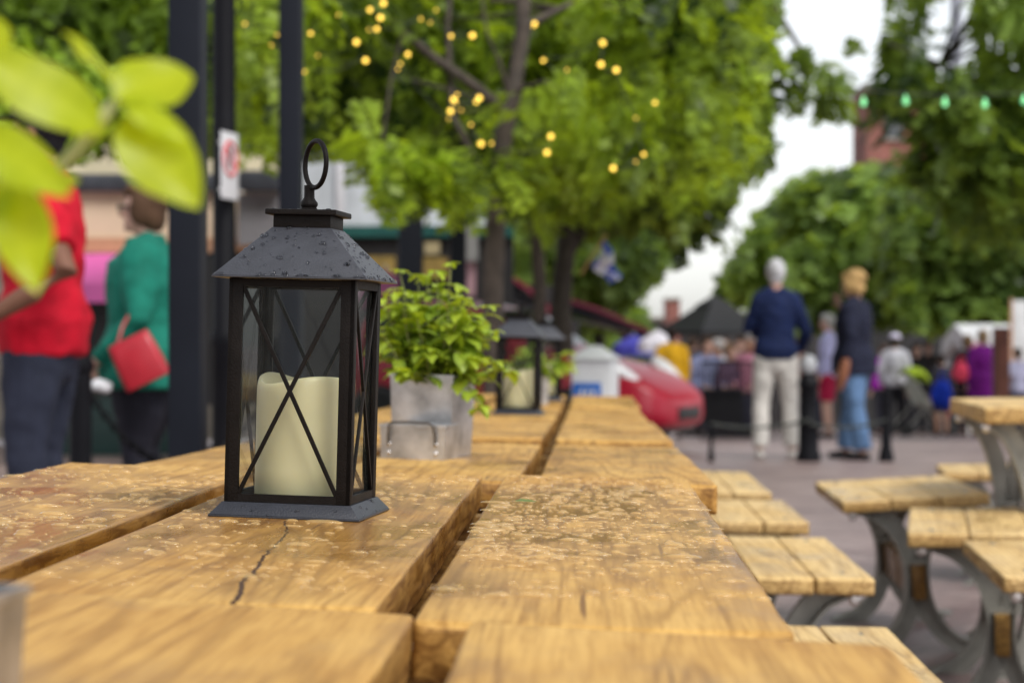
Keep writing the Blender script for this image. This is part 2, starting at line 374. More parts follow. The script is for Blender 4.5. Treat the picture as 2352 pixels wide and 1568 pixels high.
# ------------------------------------------------------------------ mesh builder
class MB:
    def __init__(s):
        s.v, s.f = [], []

    def add(s, verts, faces):
        o = len(s.v)
        s.v += [tuple(q) for q in verts]
        s.f += [tuple(i + o for i in fc) for fc in faces]
        return s

    def box(s, x0, x1, y0, y1, z0, z1, mat=None, bev=0.0):
        if bev > 0:
            bm = bmesh.new()
            bmesh.ops.create_cube(bm, size=1.0)
            for q in bm.verts:
                q.co = Vector(((x0 + x1) / 2 + q.co.x * (x1 - x0), (y0 + y1) / 2 + q.co.y * (y1 - y0), (z0 + z1) / 2 + q.co.z * (z1 - z0)))
            bmesh.ops.bevel(bm, geom=bm.edges[:], offset=bev, segments=2, profile=0.6, affect='EDGES')
            bm.verts.index_update()
            vs = [q.co.copy() for q in bm.verts]
            fs = [[q.index for q in fc.verts] for fc in bm.faces]
            bm.free()
        else:
            vs = [Vector(q) for q in ((x0, y0, z0), (x1, y0, z0), (x1, y1, z0), (x0, y1, z0), (x0, y0, z1), (x1, y0, z1), (x1, y1, z1), (x0, y1, z1))]
            fs = [(0, 3, 2, 1), (4, 5, 6, 7), (0, 1, 5, 4), (1, 2, 6, 5), (2, 3, 7, 6), (3, 0, 4, 7)]
        if mat is not None:
            vs = [mat @ q for q in vs]
        return s.add(vs, fs)

    def tube(s, pts, rad, seg=10, caps=True):
        pts = [Vector(p) for p in pts]
        n = len(pts)
        if not hasattr(rad, '__len__'):
            rad = [rad] * n
        vs, fs = [], []
        t0 = (pts[1] - pts[0]).normalized()
        up = Vector((0, 0, 1)) if abs(t0.z) < 0.9 else Vector((1, 0, 0))
        u = t0.cross(up).normalized()
        for i, p in enumerate(pts):
            t = (pts[min(i + 1, n - 1)] - pts[max(i - 1, 0)]).normalized()
            u = (u - t * u.dot(t)).normalized()
            w = t.cross(u)
            for k in range(seg):
                a = 2 * math.pi * k / seg
                vs.append(p + (u * math.cos(a) + w * math.sin(a)) * rad[i])
        for i in range(n - 1):
            for k in range(seg):
                k2 = (k + 1) % seg
                fs.append((i * seg + k, i * seg + k2, (i + 1) * seg + k2, (i + 1) * seg + k))
        if caps:
            fs.append(tuple(reversed(range(seg))))
            fs.append(tuple((n - 1) * seg + k for k in range(seg)))
        return s.add(vs, fs)

    def lathe(s, prof, seg=24, c=(0, 0, 0), mat=None):
        vs, fs = [], []
        c = Vector(c)
        for r, z in prof:
            for k in range(seg):
                a = 2 * math.pi * k / seg
                q = Vector((r * math.cos(a), r * math.sin(a), z)) + c
                vs.append(mat @ q if mat is not None else q)
        n = len(prof)
        for i in range(n - 1):
            for k in range(seg):
                k2 = (k + 1) % seg
                fs.append((i * seg + k, i * seg + k2, (i + 1) * seg + k2, (i + 1) * seg + k))
        fs.append(tuple(reversed(range(seg))))
        fs.append(tuple((n - 1) * seg + k for k in range(seg)))
        return s.add(vs, fs)

    def ellip(s, c, r, mat=None, seg=14, rings=9):
        vs, fs = [], []
        c = Vector(c)
        for i in range(rings + 1):
            th = math.pi * i / rings
            for k in range(seg):
                a = 2 * math.pi * k / seg
                q = Vector((r[0] * math.sin(th) * math.cos(a), r[1] * math.sin(th) * math.sin(a), -r[2] * math.cos(th)))
                if mat is not None:
                    q = mat @ q
                vs.append(q + c)
        for i in range(rings):
            for k in range(seg):
                k2 = (k + 1) % seg
                fs.append((i * seg + k, i * seg + k2, (i + 1) * seg + k2, (i + 1) * seg + k))
        return s.add(vs, fs)

    def loft(s, rings, cap=True, closed=True):
        n = len(rings[0])
        vs = [q for r in rings for q in r]
        fs = []
        for i in range(len(rings) - 1):
            for k in range(n if closed else n - 1):
                k2 = (k + 1) % n
                fs.append((i * n + k, i * n + k2, (i + 1) * n + k2, (i + 1) * n + k))
        if cap and closed:
            fs.append(tuple(reversed(range(n))))
            fs.append(tuple((len(rings) - 1) * n + k for k in range(n)))
        return s.add(vs, fs)

    def prism(s, poly, y0, y1):
        """extrude an (x,z) outline along y"""
        a = [Vector((x, y0, z)) for x, z in poly]
        b = [Vector((x, y1, z)) for x, z in poly]
        return s.loft([a, b])

    def mesh(s, name, smooth=True, sharp=35):
        me = bpy.data.meshes.new(name)
        me.from_pydata(s.v, [], s.f)
        bm = bmesh.new(); bm.from_mesh(me)
        bmesh.ops.remove_doubles(bm, verts=bm.verts, dist=1e-6)
        bmesh.ops.recalc_face_normals(bm, faces=bm.faces)
        bm.to_mesh(me); bm.free()
        if smooth:
            me.shade_smooth()
            me.set_sharp_from_angle(angle=R(sharp))
        return me

    def build(s, name, mat, parent=None, smooth=True, sharp=35):
        me = s.mesh(name, smooth, sharp)
        me.materials.append(mat)
        o = bpy.data.objects.new(name, me)
        COL.objects.link(o)
        if parent is not None:
            o.parent = parent
        return o


def tag(o, label=None, cat=None, group=None, kind=None):
    if label: o['label'] = label
    if cat: o['category'] = cat
    if group: o['group'] = group
    if kind: o['kind'] = kind
    return o


def thing(name, label, cat, loc=(0, 0, 0), rot=(0, 0, 0), group=None):
    o = bpy.data.objects.new(name, None)
    o.empty_display_size = 0.1
    COL.objects.link(o)
    o.location = loc
    o.rotation_euler = rot
    return tag(o, label, cat, group)


def kids(o):
    return [c for c in COL.objects if c.parent == o]


def copy_tree(o, loc=None, rot=None, label=None, parent=None):
    ch = kids(o)
    c = o.copy()
    COL.objects.link(c)
    if parent is not None: c.parent = parent
    if loc is not None: c.location = loc
    if rot is not None: c.rotation_euler = rot
    if label: c['label'] = label
    for k in ch:
        copy_tree(k, parent=c)
    return c


# ------------------------------------------------------------------ world, sun, camera
world = bpy.data.worlds.new("World")
scene.world = world
world.use_nodes = True
wn = world.node_tree
bg = wn.nodes['Background']
sky = N(wn, 'ShaderNodeTexSky', sky_type='NISHITA')
sky.sun_disc = False
SUN_EL, SUN_AZ = R(50), R(145)      # azimuth from +Y clockwise
sky.sun_elevation = SUN_EL
sky.sun_rotation = SUN_AZ
sky.air_density = 1.0; sky.dust_density = 1.2; sky.ozone_density = 1.0
hs = N(wn, 'ShaderNodeHueSaturation'); hs.inputs['Saturation'].default_value = 0.22
L(wn, sky.outputs[0], hs.inputs['Color']); L(wn, hs.outputs[0], bg.inputs['Color'])
bg.inputs['Strength'].default_value = 0.122

sd = bpy.data.lights.new('sun', 'SUN')
sd.energy = 1.5; sd.angle = R(26); sd.color = (1.0, 0.96, 0.9)
so = bpy.data.objects.new('sun', sd); COL.objects.link(so)
dv = Vector((math.sin(SUN_AZ) * math.cos(SUN_EL), math.cos(SUN_AZ) * math.cos(SUN_EL), math.sin(SUN_EL)))
so.rotation_euler = dv.to_track_quat('Z', 'Y').to_euler()
so.location = (0, 0, 30)

cam = bpy.data.cameras.new('camera')
cam.lens = 36 * F / 2352; cam.sensor_width = 36
cam.clip_start = 0.05; cam.clip_end = 1000
cam.dof.use_dof = True
cam.dof.focus_distance = 2.01
cam.dof.aperture_fstop = cam.lens / 9.7
co = bpy.data.objects.new('camera', cam); COL.objects.link(co)
co.location = (0, 0, CZ); co.rotation_euler = (R(90), 0, 0)
scene.camera = co

scene.view_settings.view_transform = 'Standard'
scene.view_settings.look = 'None'
scene.view_settings.exposure = 0.78
scene.cycles.use_denoising = True
scene.cycles.max_bounces = 10
scene.cycles.transparent_max_bounces = 16

# ------------------------------------------------------------------ ground
M['paving'] = brick_mat('brick_paving', (0.37, 0.285, 0.265), (0.26, 0.185, 0.175), (0.15, 0.125, 0.12), 0.22, 0.11, 0.45, R(35))
g = MB()
ys = [-30, -6, 0, 3, 6, 9] + [9 + i * 2.5 for i in range(1, 40)] + [120, 160, 240, 400]
xs = [-260, -60, -20, -8, -3, 0, 3, 8, 20, 60, 260]
vs = [(x, y, gz(y)) for y in ys for x in xs]
fs = []
for j in range(len(ys) - 1):
    for i in range(len(xs) - 1):
        a = j * len(xs) + i
        fs.append((a, a + 1, a + 1 + len(xs), a + len(xs)))
g.add(vs, fs)
go = g.build('street_paving', M['paving'], smooth=False)
tag(go, 'brown and mauve brick paving of the pedestrian street', kind='structure')

# ------------------------------------------------------------------ tables
YAW = R(2.1)
fwd = Vector((math.sin(YAW), math.cos(YAW), 0)); rgt = Vector((math.cos(YAW), -math.sin(YAW), 0))


def plank(w, l, t, seed, r=0.0035, rough_edge=0.0015, nsec=36):
    """rounded, slightly wavy plank centred on x,y with its top at z=0"""
    mb = MB()
    cr = []
    for cx, cz, a0 in ((w / 2 - r, -r, 0), (-w / 2 + r, -r, 90), (-w / 2 + r, -t + r, 180), (w / 2 - r, -t + r, 270)):
        for k in range(4):
            a = R(a0 + 30 * k)
            cr.append((cx + r * math.cos(a), cz + r * math.sin(a), a0))
        if a0 == 0:
            for k in range(1, 10):
                cr.append((w / 2 - r - (w - 2 * r) * k / 10, 0.0, -1))
    ys = [-l / 2, -l / 2 + 0.0012, -l / 2 + 0.004] + [-l / 2 + 0.012 + (l - 0.024) * i / nsec for i in range(nsec + 1)] + [l / 2 - 0.004, l / 2 - 0.0012, l / 2]
    rings = []
    for y in ys:
        e = min(y + l / 2, l / 2 - y)
        ins = 0.006 * max(0.0, 1 - e / 0.006) ** 2
        ring = []
        for x, z, a0 in cr:
            nx = mnoise.noise(Vector((seed * 7.1 + (1 if x > 0 else -1) * 3, y * 9, z * 20))) + 0.5 * mnoise.noise(Vector((seed * 3.3 + x * 2, y * 38, z * 60)))
            nz = mnoise.noise(Vector((seed * 5.7 + x * 5, y * 3.5, 9.2)))
            edge = 1.0 if abs(x) > w / 2 - r * 1.2 else 0.0
            X = x + edge * nx * rough_edge
            Z = z + nz * 0.0012 + (edge * nx * rough_edge * 0.5 if z > -r else 0)
            X *= (1 - ins / (w / 2)); Z = (Z + t / 2) * (1 - ins / (t / 2)) - t / 2
            yy = y
            if e < 0.02:
                yy += mnoise.noise(Vector((x * 14, seed, 3 + (1 if y > 0 else 0)))) * 0.003
            ring.append(Vector((X, yy, Z)))
        rings.append(ring)
    mb.loft(rings)
    return mb


def arc_bar(mb, side, half, h, y, width=0.075, th=0.008, gap=0.026, pw=0.042):
    """flat steel bar bowed like a bracket: top and foot at the outside, belly near the centre"""
    pts = []
    n = 18
    for i in range(n + 1):
        a = -1 + 2 * i / n
        x = side * (gap + (half - gap) * (1 - math.sqrt(max(0, 1 - (abs(a) ** 2.1) * 0.985))))
        z = h / 2 * (1 - a)
        pts.append(Vector((x, 0, z)))
    rings = []
    for i, p in enumerate(pts):
        t = (pts[min(i + 1, n)] - pts[max(i - 1, 0)]).normalized()
        nn = Vector((t.z, 0, -t.x)) * (1 if side > 0 else -1)
        a_, b_ = p, p + nn * pw
        rings.append([a_ + Vector((0, y - 0.012, 0)), b_ + Vector((0, y - 0.012, 0)), b_ + Vector((0, y + 0.012, 0)), a_ + Vector((0, y + 0.012, 0))])
    mb.loft(rings)
    rings = []
    for i, p in enumerate(pts):
        t = (pts[min(i + 1, n)] - pts[max(i - 1, 0)]).normalized()
        nn = Vector((t.z, 0, -t.x)) * (1 if side > 0 else -1)
        a_, b_ = p - nn * th, p - nn * 0.0004
        rings.append([a_ + Vector((0, y - width / 2, 0)), b_ + Vector((0, y - width / 2, 0)), b_ + Vector((0, y + width / 2, 0)), a_ + Vector((0, y + width / 2, 0))])
    mb.loft(rings)
    # foot flange and web along the belly
    mb.box(min(side * half, side * (half - 0.05)), max(side * half, side * (half - 0.05)), y - width / 2, y + width / 2, 0.0, 0.009)


def legs_and_beam(root, w, h, l, thick, wood_m):
    """steel bracket legs back to back with a timber beam between them; h = underside height"""
    for sy in (-1, 1):
        y = sy * (l / 2 - 0.10)
        mb = MB()
        for s in (-1, 1):
            arc_bar(mb, s, w / 2 - 0.02, h, y)
        mb.box(-w / 2 + 0.02, w / 2 - 0.02, y - 0.025, y + 0.025, h - 0.008, h - 0.001)
        mb.box(-0.03, 0.03, y - 0.03, y + 0.03, h * 0.60, h * 0.60 + 0.012)
        lo = mb.build('leg', M['steel'], root)
        for s in (-1, 1):
            bo = MB()
            m4 = Matrix.Translation((s * (w / 2 - 0.035), y - sy * 0.0 - 0.035, h - 0.012)) @ Matrix.Rotation(R(90), 4, 'X')
            bo.lathe([(0.0, 0.0), (0.013, 0.0), (0.014, 0.008), (0.008, 0.014), (0.0, 0.015)], 12, mat=m4)
            bo.build('bolt', M['rivet'], lo)
    bmb = MB().box(-0.018, 0.018, -l / 2 + 0.03, l / 2 - 0.03, h * 0.36, h * 0.60, bev=0.003)
    bmb.build('beam', wood_m, root)


def top_at(u, v, zfun):
    p = rgt * u + fwd * v
    return Vector((p.x, p.y, zfun(u, v)))


TABLES = []


def table(u0, planks_, vc, zc, roll, pitch, label):
    """planks_: list of (u_left, u_right, v_front, v_back, material key); zc = top height at centre"""
    cen = rgt * u0 + fwd * vc
    off = Euler((R(pitch), R(roll), -YAW)).to_matrix() @ Vector((0, 0, 0.74))
    root = thing('picnic_table', label, 'table', (cen.x - off.x, cen.y - off.y, zc - off.z), (R(pitch), R(roll), -YAW), 'wooden picnic tables set end to end')
    for i, (a, b, c, d, mk) in enumerate(planks_):
        sd_ = int(abs(vc) * 100) + i * 13
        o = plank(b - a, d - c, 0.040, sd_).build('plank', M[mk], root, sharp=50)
        o.location = ((a + b) / 2 - u0, (c + d) / 2 - vc, 0.74)
    legs_and_beam(root, 0.74, 0.62, 1.25, 0.04, M['beam'])
    for yb in (-0.56, -0.2, 0.2, 0.56):
        MB().box(-0.40, 0.41, yb - 0.022, yb + 0.022, 0.622, 0.699, bev=0.002).build('batten', M['beam'], root)
    if vc < 1:
        o.location.z += 0.004
    TABLES.append(root)
    return root


# main table (2): rolled 1.5 deg
def z2(u, v=0):
    return CZ - (0.169 + 0.0262 * (u + 0.0746 + 0.149))


u2 = -0.277
T2 = table(u2, [(-0.680, -0.427, 1.40, 2.765, 'oak'), (-0.398, -0.138, 1.368, 2.735, 'oakc'), (-0.110, 0.126, 1.312, 2.775, 'oak')],
           2.05, z2(u2), 1.5, 0, 'wet golden picnic table carrying the large black lantern, one plank split by a crack')
T1 = table(-0.235, [(-0.66, -0.40, -0.10, 1.335, 'oakd'), (-0.370, -0.110, -0.10, 1.335, 'oakd'), (-0.072, 0.178, -0.10, 1.283, 'oakd')],
           0.62, CZ - 0.1635, 3.0, 0, 'nearest picnic table, its blurred plank ends filling the bottom edge')
T3 = table(-0.25, [(-0.65, -0.38, 2.82, 4.21, 'oakd'), (-0.352, -0.098, 2.82, 4.20, 'oakd'), (-0.070, 0.170, 2.84, 4.22, 'oakd')],
           3.52, CZ - 0.1905, 1.2, -0.75, 'picnic table behind the main one, with the herb planter on it')
T4 = table(-0.25, [(-0.65, -0.38, 4.31, 5.70, 'oakd'), (-0.352, -0.098, 4.30, 5.68, 'oakd'), (-0.070, 0.168, 4.31, 5.71, 'oakd')],
           5.0, CZ - 0.2005, 1.0, -0.55, 'fourth picnic table of the row, bare, just beyond the herb planter')
T5 = table(-0.25, [(-0.65, -0.38, 5.80, 7.20, 'oakd'), (-0.352, -0.098, 5.79, 7.19, 'oakd'), (-0.070, 0.160, 5.80, 7.21, 'oakd')],
           6.5, CZ - 0.2155, 1.0, -0.5, 'picnic table far down the row under the small blurred lantern')
T6 = table(-0.25, [(-0.65, -0.38, 7.31, 8.70, 'oakd'), (-0.352, -0.098, 7.30, 8.68, 'oakd'), (-0.070, 0.172, 7.30, 8.72, 'oakd')],
           8.0, CZ - 0.2175, 1.0, 0, 'farthest picnic table of the row, nearest to the red car')


# ------------------------------------------------------------------ benches
def bench(x, y, w, l, yaw, roll, zt, label, n=3, group='light wooden bench seats beside the tables'):
    """x,y: front-left corner on the ground plan, zt: seat top"""
    f_ = Vector((math.sin(yaw), math.cos(yaw), 0)); r_ = Vector((math.cos(yaw), -math.sin(yaw), 0))
    c = Vector((x, y, 0)) + r_ * w / 2 + f_ * l / 2
    off = Euler((0, roll, -yaw)).to_matrix() @ Vector((0, 0, 0.45))
    root = thing('bench', label, 'bench', (c.x - off.x, c.y - off.y, zt - off.z), (0, roll, -yaw), group)
    mb = MB()
    pw = w / n
    for i in range(n):
        q = plank(pw - 0.003, l, 0.034, int(x * 50 + y * 31 + i * 7), 0.004, 0.001, 10)
        mb.add([Vector(v_) + Vector((-w / 2 + pw * (i + 0.5), 0, 0.45)) for v_ in q.v], q.f)
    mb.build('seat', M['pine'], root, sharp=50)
    legs_and_beam(root, w, 0.415, l, 0.034, M['beam'])
    return root


def row_bench(ur, w, v0, v1, zt, label):
    c = rgt * (ur - w) + fwd * v0
    bench(c.x, c.y, w, v1 - v0, YAW, R(1.0), zt, label)


row_bench(0.49, 0.34, 2.60, 3.54, 0.45, 'bench seat right of the nearest tables, its corner cut by the foreground plank')
row_bench(0.565, 0.36, 4.24, 5.15, 0.45, 'three-plank bench seat with a square right corner, first fully seen beside the table row')
row_bench(0.565, 0.36, 5.50, 6.28, 0.455, 'bench seat beside the table row, middle of the three in a line')
row_bench(0.555, 0.36, 6.52, 7.60, 0.458, 'farthest pale bench seat in line beside the table row')
bench(0.961, 6.22, 0.43, 0.90, R(3), R(-3.5), 0.462, 'wide pale bench tilted up at its right, on grey curved bracket legs')
bench(0.962, 5.20, 0.45, 0.85, R(11), R(-1.0), 0.452, 'bench seat at right edge between the tilted bench and the corner one')
bench(0.985, 4.28, 0.45, 0.78, R(6), 0.0, 0.447, 'nearest bench at the right edge, pointed corner towards the camera')
bench(1.62, 8.0, 0.40, 0.55, R(8), R(-1), 0.43, 'small far bench under the round-legged table at the right edge')

# second row's table at the right edge
rt = thing('picnic_table', 'separate picnic table at the right edge on dark curved legs', 'table', (1.545, 6.15, 0.0), (0, R(-1.2), R(-6)), 'wooden picnic tables set end to end')
for i in range(2):
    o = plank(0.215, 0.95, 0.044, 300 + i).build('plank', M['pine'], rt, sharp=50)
    o.location = (-0.11 + 0.22 * i, 0, 0.745)
legs_and_beam(rt, 0.36, 0.700, 0.9, 0.04, M['beam'])
for k_ in kids(rt):
    if k_.name.startswith(('leg', 'beam')):
        k_.location.x = -0.06

# ------------------------------------------------------------------ lantern
def side_panel(b, z0, z1):
    """one side in the XZ plane facing -Y, at y=0 outward"""
    mb = MB()
    pw, rh, th = 0.0135, 0.0078, 0.0045
    hb = b / 2
    mb.box(-hb, -hb + pw, 0, th, z0, z1, bev=0.0006)
    mb.box(hb - pw, hb, 0, th, z0, z1, bev=0.0006)
    mb.box(-hb + pw - 0.0004, hb - pw + 0.0004, 0.0003, th - 0.0003, z1 - rh, z1 - 0.0002)
    mb.box(-hb + pw - 0.0004, hb - pw + 0.0004, 0.0003, th - 0.0003, z0 + 0.0002, z0 + rh)
    w2, h2 = hb - pw, (z1 - z0) / 2 - rh
    zc = (z0 + z1) / 2
    ang = math.atan2(2 * h2, 2 * w2)
    ln = math.hypot(2 * w2, 2 * h2)
    for k, s in enumerate((1, -1)):
        m4 = Matrix.Translation((0, 0, zc)) @ Matrix.Rotation(-s * ang, 4, 'Y')
        mb.box(-ln / 2 + 0.0005, ln / 2 - 0.0005, 0.0006 + 0.0003 * k, 0.0036 + 0.0003 * k, -0.0020, 0.0020, m4, bev=0.0005)
    return mb


def frustum(mb, w0, z0, w1, z1):
    a = [Vector((s * w0 / 2, t * w0 / 2, z0)) for s, t in ((-1, -1), (1, -1), (1, 1), (-1, 1))]
    b = [Vector((s * w1 / 2, t * w1 / 2, z1)) for s, t in ((-1, -1), (1, -1), (1, 1), (-1, 1))]
    mb.loft([a, b])


def bevel_mb(mb, off=0.0008, seg=2):
    bm = bmesh.new()
    vs = [bm.verts.new(v) for v in mb.v]
    for f_ in mb.f:
        try: bm.faces.new([vs[i] for i in f_])
        except ValueError: pass
    bmesh.ops.remove_doubles(bm, verts=bm.verts, dist=1e-6)
    bmesh.ops.recalc_face_normals(bm, faces=bm.faces)
    bmesh.ops.bevel(bm, geom=[e for e in bm.edges if len(e.link_faces) == 2 and e.calc_face_angle() > 0.3], offset=off, segments=seg, profile=0.6, affect='EDGES')
    bm.verts.index_update()
    out = MB()
    out.add([v.co.copy() for v in bm.verts], [[v.index for v in f_.verts] for f_ in bm.faces])
    bm.free()
    return out


def dome_drop(mb, c, r, hgt, nrm, tan, elong=1.0, seed=0, seg=11):
    """a water bead sitting on a surface with normal nrm"""
    rnd = random.Random(seed)
    b = nrm.cross(tan)
    ph = rnd.random() * 9
    rings = []
    for fr, hz in ((1.0, -0.05), (0.97, 0.22), (0.86, 0.52), (0.62, 0.82), (0.3, 0.97)):
        ring = []
        for k in range(seg):
            a = 2 * math.pi * k / seg
            w = 1 + 0.16 * math.sin(2 * a + ph) + 0.10 * math.sin(3 * a + ph * 2)
            ring.append(c + (tan * math.cos(a) * elong + b * math.sin(a)) * r * fr * w + nrm * hgt * hz)
        rings.append(ring)
    o = len(mb.v)
    mb.loft(rings, cap=False)
    top = len(mb.v)
    mb.v.append(tuple(c + nrm * hgt))
    base = o + 4 * seg
    for k in range(seg):
        mb.f.append((base + k, base + (k + 1) % seg, top))


def make_lantern(loc, rot, label, drops=True):
    root = thing('lantern', label, 'lantern', loc, rot, 'black table lanterns with a candle inside')
    B, EV = 0.122, 0.150
    mb = MB()
    frustum(mb, 0.146, 0.0, 0.146, 0.0022)
    frustum(mb, 0.145, 0.0023, B + 0.003, 0.0138)
    base = bevel_mb(mb, 0.0006).build('base', M['lbase'], root, sharp=25)
    z0, z1 = 0.0139, 0.2262
    for k in range(4):
        o = side_panel(B, z0, z1).build('side_frame', M['lantern'], root, sharp=30)
        o.matrix_local = Matrix.Rotation(k * math.pi / 2, 4, 'Z') @ Matrix.Translation((0, -B / 2, 0))
        gl = MB().box(-B / 2 + 0.008, B / 2 - 0.008, 0.0049, 0.0059, z0 + 0.003, z1 - 0.003).build('glass_pane', M['glass'], o, smooth=False)
    mb = MB()
    frustum(mb, EV, 0.2264, EV, 0.2280)
    frustum(mb, EV - 0.0006, 0.2281, 0.0585, 0.2765)
    roof = bevel_mb(mb, 0.0010, 3).build('roof', M['lroof'], root, sharp=25)
    mb = MB()
    frustum(mb, 0.0565, 0.2760, 0.0565, 0.2885)
    bevel_mb(mb, 0.0008).build('neck', M['lantern'], roof, sharp=30)
    mb = MB()
    frustum(mb, 0.0700, 0.2886, 0.0700, 0.2940)
    bevel_mb(mb, 0.0014, 3).build('cap', M['lantern'], roof, sharp=30)
    mb = MB().lathe([(0.0, 0.2936), (0.0082, 0.2940), (0.0082, 0.2965), (0.0072, 0.2972), (0.0078, 0.2985), (0.0085, 0.2995), (0.0085, 0.3020), (0.0062, 0.3050),
                     (0.0052, 0.3070), (0.0050, 0.3135), (0.0052, 0.3150), (0.0052, 0.3190), (0.0, 0.3195)], 28)
    mb.build('finial', M['lantern'], root, sharp=40)
    mb = MB()
    pts = []
    for k in range(41):
        a = 2 * math.pi * k / 40
        pts.append(Vector((math.sin(a) * 0.0225, 0, 0.3392 - math.cos(a) * 0.0226)))
    mb.tube(pts, 0.0025, 10, caps=False)
    rg = mb.build('ring_handle', M['lantern'], root, sharp=60)
    rg.rotation_euler = (0, R(2), R(-50))
    if drops:
        rnd = random.Random(5)
        mb = MB()
        for side in range(4):
            rm = Matrix.Rotation(side * math.pi / 2, 3, 'Z')
            n = 66 if side < 2 else 40
            for i in range(n):
                t = rnd.random() ** 0.8
                t = 1 - t if rnd.random() < 0.65 else t
                wh = (EV - 0.0006) / 2 * (1 - t) + 0.0585 / 2 * t
                x = rnd.uniform(-1, 1) * (wh - 0.002)
                z = 0.2281 + (0.2765 - 0.2281) * t
                nrm = rm @ Vector((0, -0.0484, 0.0457)).normalized()
                tan = rm @ Vector((1, 0, 0))
                r_ = 0.0007 + 0.0021 * rnd.random() ** 1.9
                dome_drop(mb, rm @ Vector((x, -wh, z)) , r_, r_ * 0.75, nrm, tan, rnd.uniform(0.85, 1.25), i)
            for i in range(13):       # beads hanging along the eave
                x = rnd.uniform(-1, 1) * (EV / 2 - 0.004)
                r_ = rnd.uniform(0.0010, 0.0026)
                dome_drop(mb, rm @ Vector((x, -EV / 2 + 0.0016, 0.2294)), r_, r_ * 0.65, rm @ Vector((0, -0.72, 0.69)), rm @ Vector((1, 0, 0)), rnd.uniform(1.2, 2.2), i + 50)
            for i in range(10):       # on the foot
                x = rnd.uniform(-1, 1) * 0.06
                q = rnd.random()
                r_ = 0.0006 + 0.0016 * rnd.random() ** 2
                nrm = rm @ Vector((0, -0.0115, 0.0100)).normalized()
                dome_drop(mb, rm @ Vector((x, -(0.0725 - 0.010 * q), 0.0023 + 0.0115 * q)), r_, r_ * 0.7, nrm, rm @ Vector((1, 0, 0)), 1.1, i + 90)
        for i in range(24):
            r_ = rnd.uniform(0.0008, 0.0028)
            dome_drop(mb, Vector((rnd.uniform(-0.032, 0.032), rnd.uniform(-0.032, 0.032), 0.2940)), r_, r_ * 0.6, Vector((0, 0, 1)), Vector((1, 0, 0)), 1.2, i + 70)
        wb = mb.build('rain_beads', M['bead'], root, sharp=80)
        tag(wb, kind='stuff')
    return root


M['wax'] = simple('candle_wax', (0.66, 0.575, 0.34), 0.45, 0, 0.05, 9)
bw = M['wax'].node_tree.nodes['Principled BSDF']
bw.inputs['Subsurface Weight'].default_value = 0.35
bw.inputs['Subsurface Radius'].default_value = (0.02, 0.015, 0.008)
bw.inputs['Subsurface Scale'].default_value = 0.5


def make_candle(loc, rot, label):
    root = thing('pillar_candle', label, 'candle', loc, rot, 'ivory pillar candles inside the lanterns')
    mb = MB()
    r, seg = 0.046, 64
    prof = [(0.96, 0.0), (1.0, 0.002), (1.0, 0.03), (1.0, 0.06), (1.0, 0.085), (1.0, 0.099), (0.997, 0.108), (0.985, 0.1125), (0.965, 0.1155), (0.93, 0.1165),
            (0.88, 0.1150), (0.84, 0.1100), (0.80, 0.103), (0.5, 0.098), (0.12, 0.097)]
    rings = []
    for fr, z in prof:
        ring = []
        for k in range(seg):
            a = 2 * math.pi * k / seg
            wave = 0.0040 * math.sin(2 * a + 3.6) + 0.0018 * math.sin(3 * a + 1.0)
            zz = z + (wave * min(1, max(0, (z - 0.082) / 0.028)) if fr > 0.8 else 0)
            ring.append(Vector((r * fr * math.cos(a), r * fr * math.sin(a), zz)))
        rings.append(ring)
    mb.loft(rings)
    mb.build('wax_body', M['wax'], root, sharp=60)
    MB().tube([(0, 0, 0.096), (0.001, 0, 0.103), (0.003, 0.001, 0.111)], [0.0012, 0.0011, 0.0009], 8).build('wick', M['black'], root)
    return root


L_XY = Vector((-0.2055, 2.080))
lu = L_XY.x - 0.0373 * L_XY.y
LZ = z2(lu) + 0.0004
lrot = (0, R(1.5), R(-8))
make_lantern((L_XY.x, L_XY.y, LZ), lrot, 'large sharp black lantern beaded with rain, ring on top, in the foreground')
cz_ = Vector((L_XY.x, L_XY.y, LZ)) + Matrix.Rotation(R(1.5), 3, 'Y') @ Vector((0, 0, 0.0142))
make_candle(cz_, (0, R(1.5), R(20)), 'ivory pillar candle with wavy rim inside the large foreground lantern')


def on(T, x, y):
    """height of table T's top above world point x, y"""
    m = Matrix.LocRotScale(T.location, T.rotation_euler, None)
    n = m.to_3x3() @ Vector((0, 0, 1)); p0 = m @ Vector((0, 0, 0.74))
    return p0.z - (n.x * (x - p0.x) + n.y * (y - p0.y)) / n.z


p = P(1191, 960, 6.25); zt = on(T5, p.x, 6.25)
make_lantern((p.x, 6.25, zt + 0.001), (0, R(1), R(-7)), 'small blurred black lantern behind the herb planter, candle visible through glass', False)
make_candle((p.x, 6.25, zt + 0.0152), (0, R(1), R(80)), 'candle in the blurred lantern behind the herb planter')
p = P(1247, 920, 7.9); zt = on(T6, p.x, 7.9)
make_lantern((p.x, 7.9, zt + 0.001), (0, R(1), R(5)), 'farthest black lantern, half hidden behind the blurred one', False)
make_candle((p.x, 7.9, zt + 0.0152), (0, R(1), R(140)), 'candle in the farthest half hidden lantern')

# ------------------------------------------------------------------ rain on the table tops
rnd = random.Random(11)
drops = MB()
GRID = {}


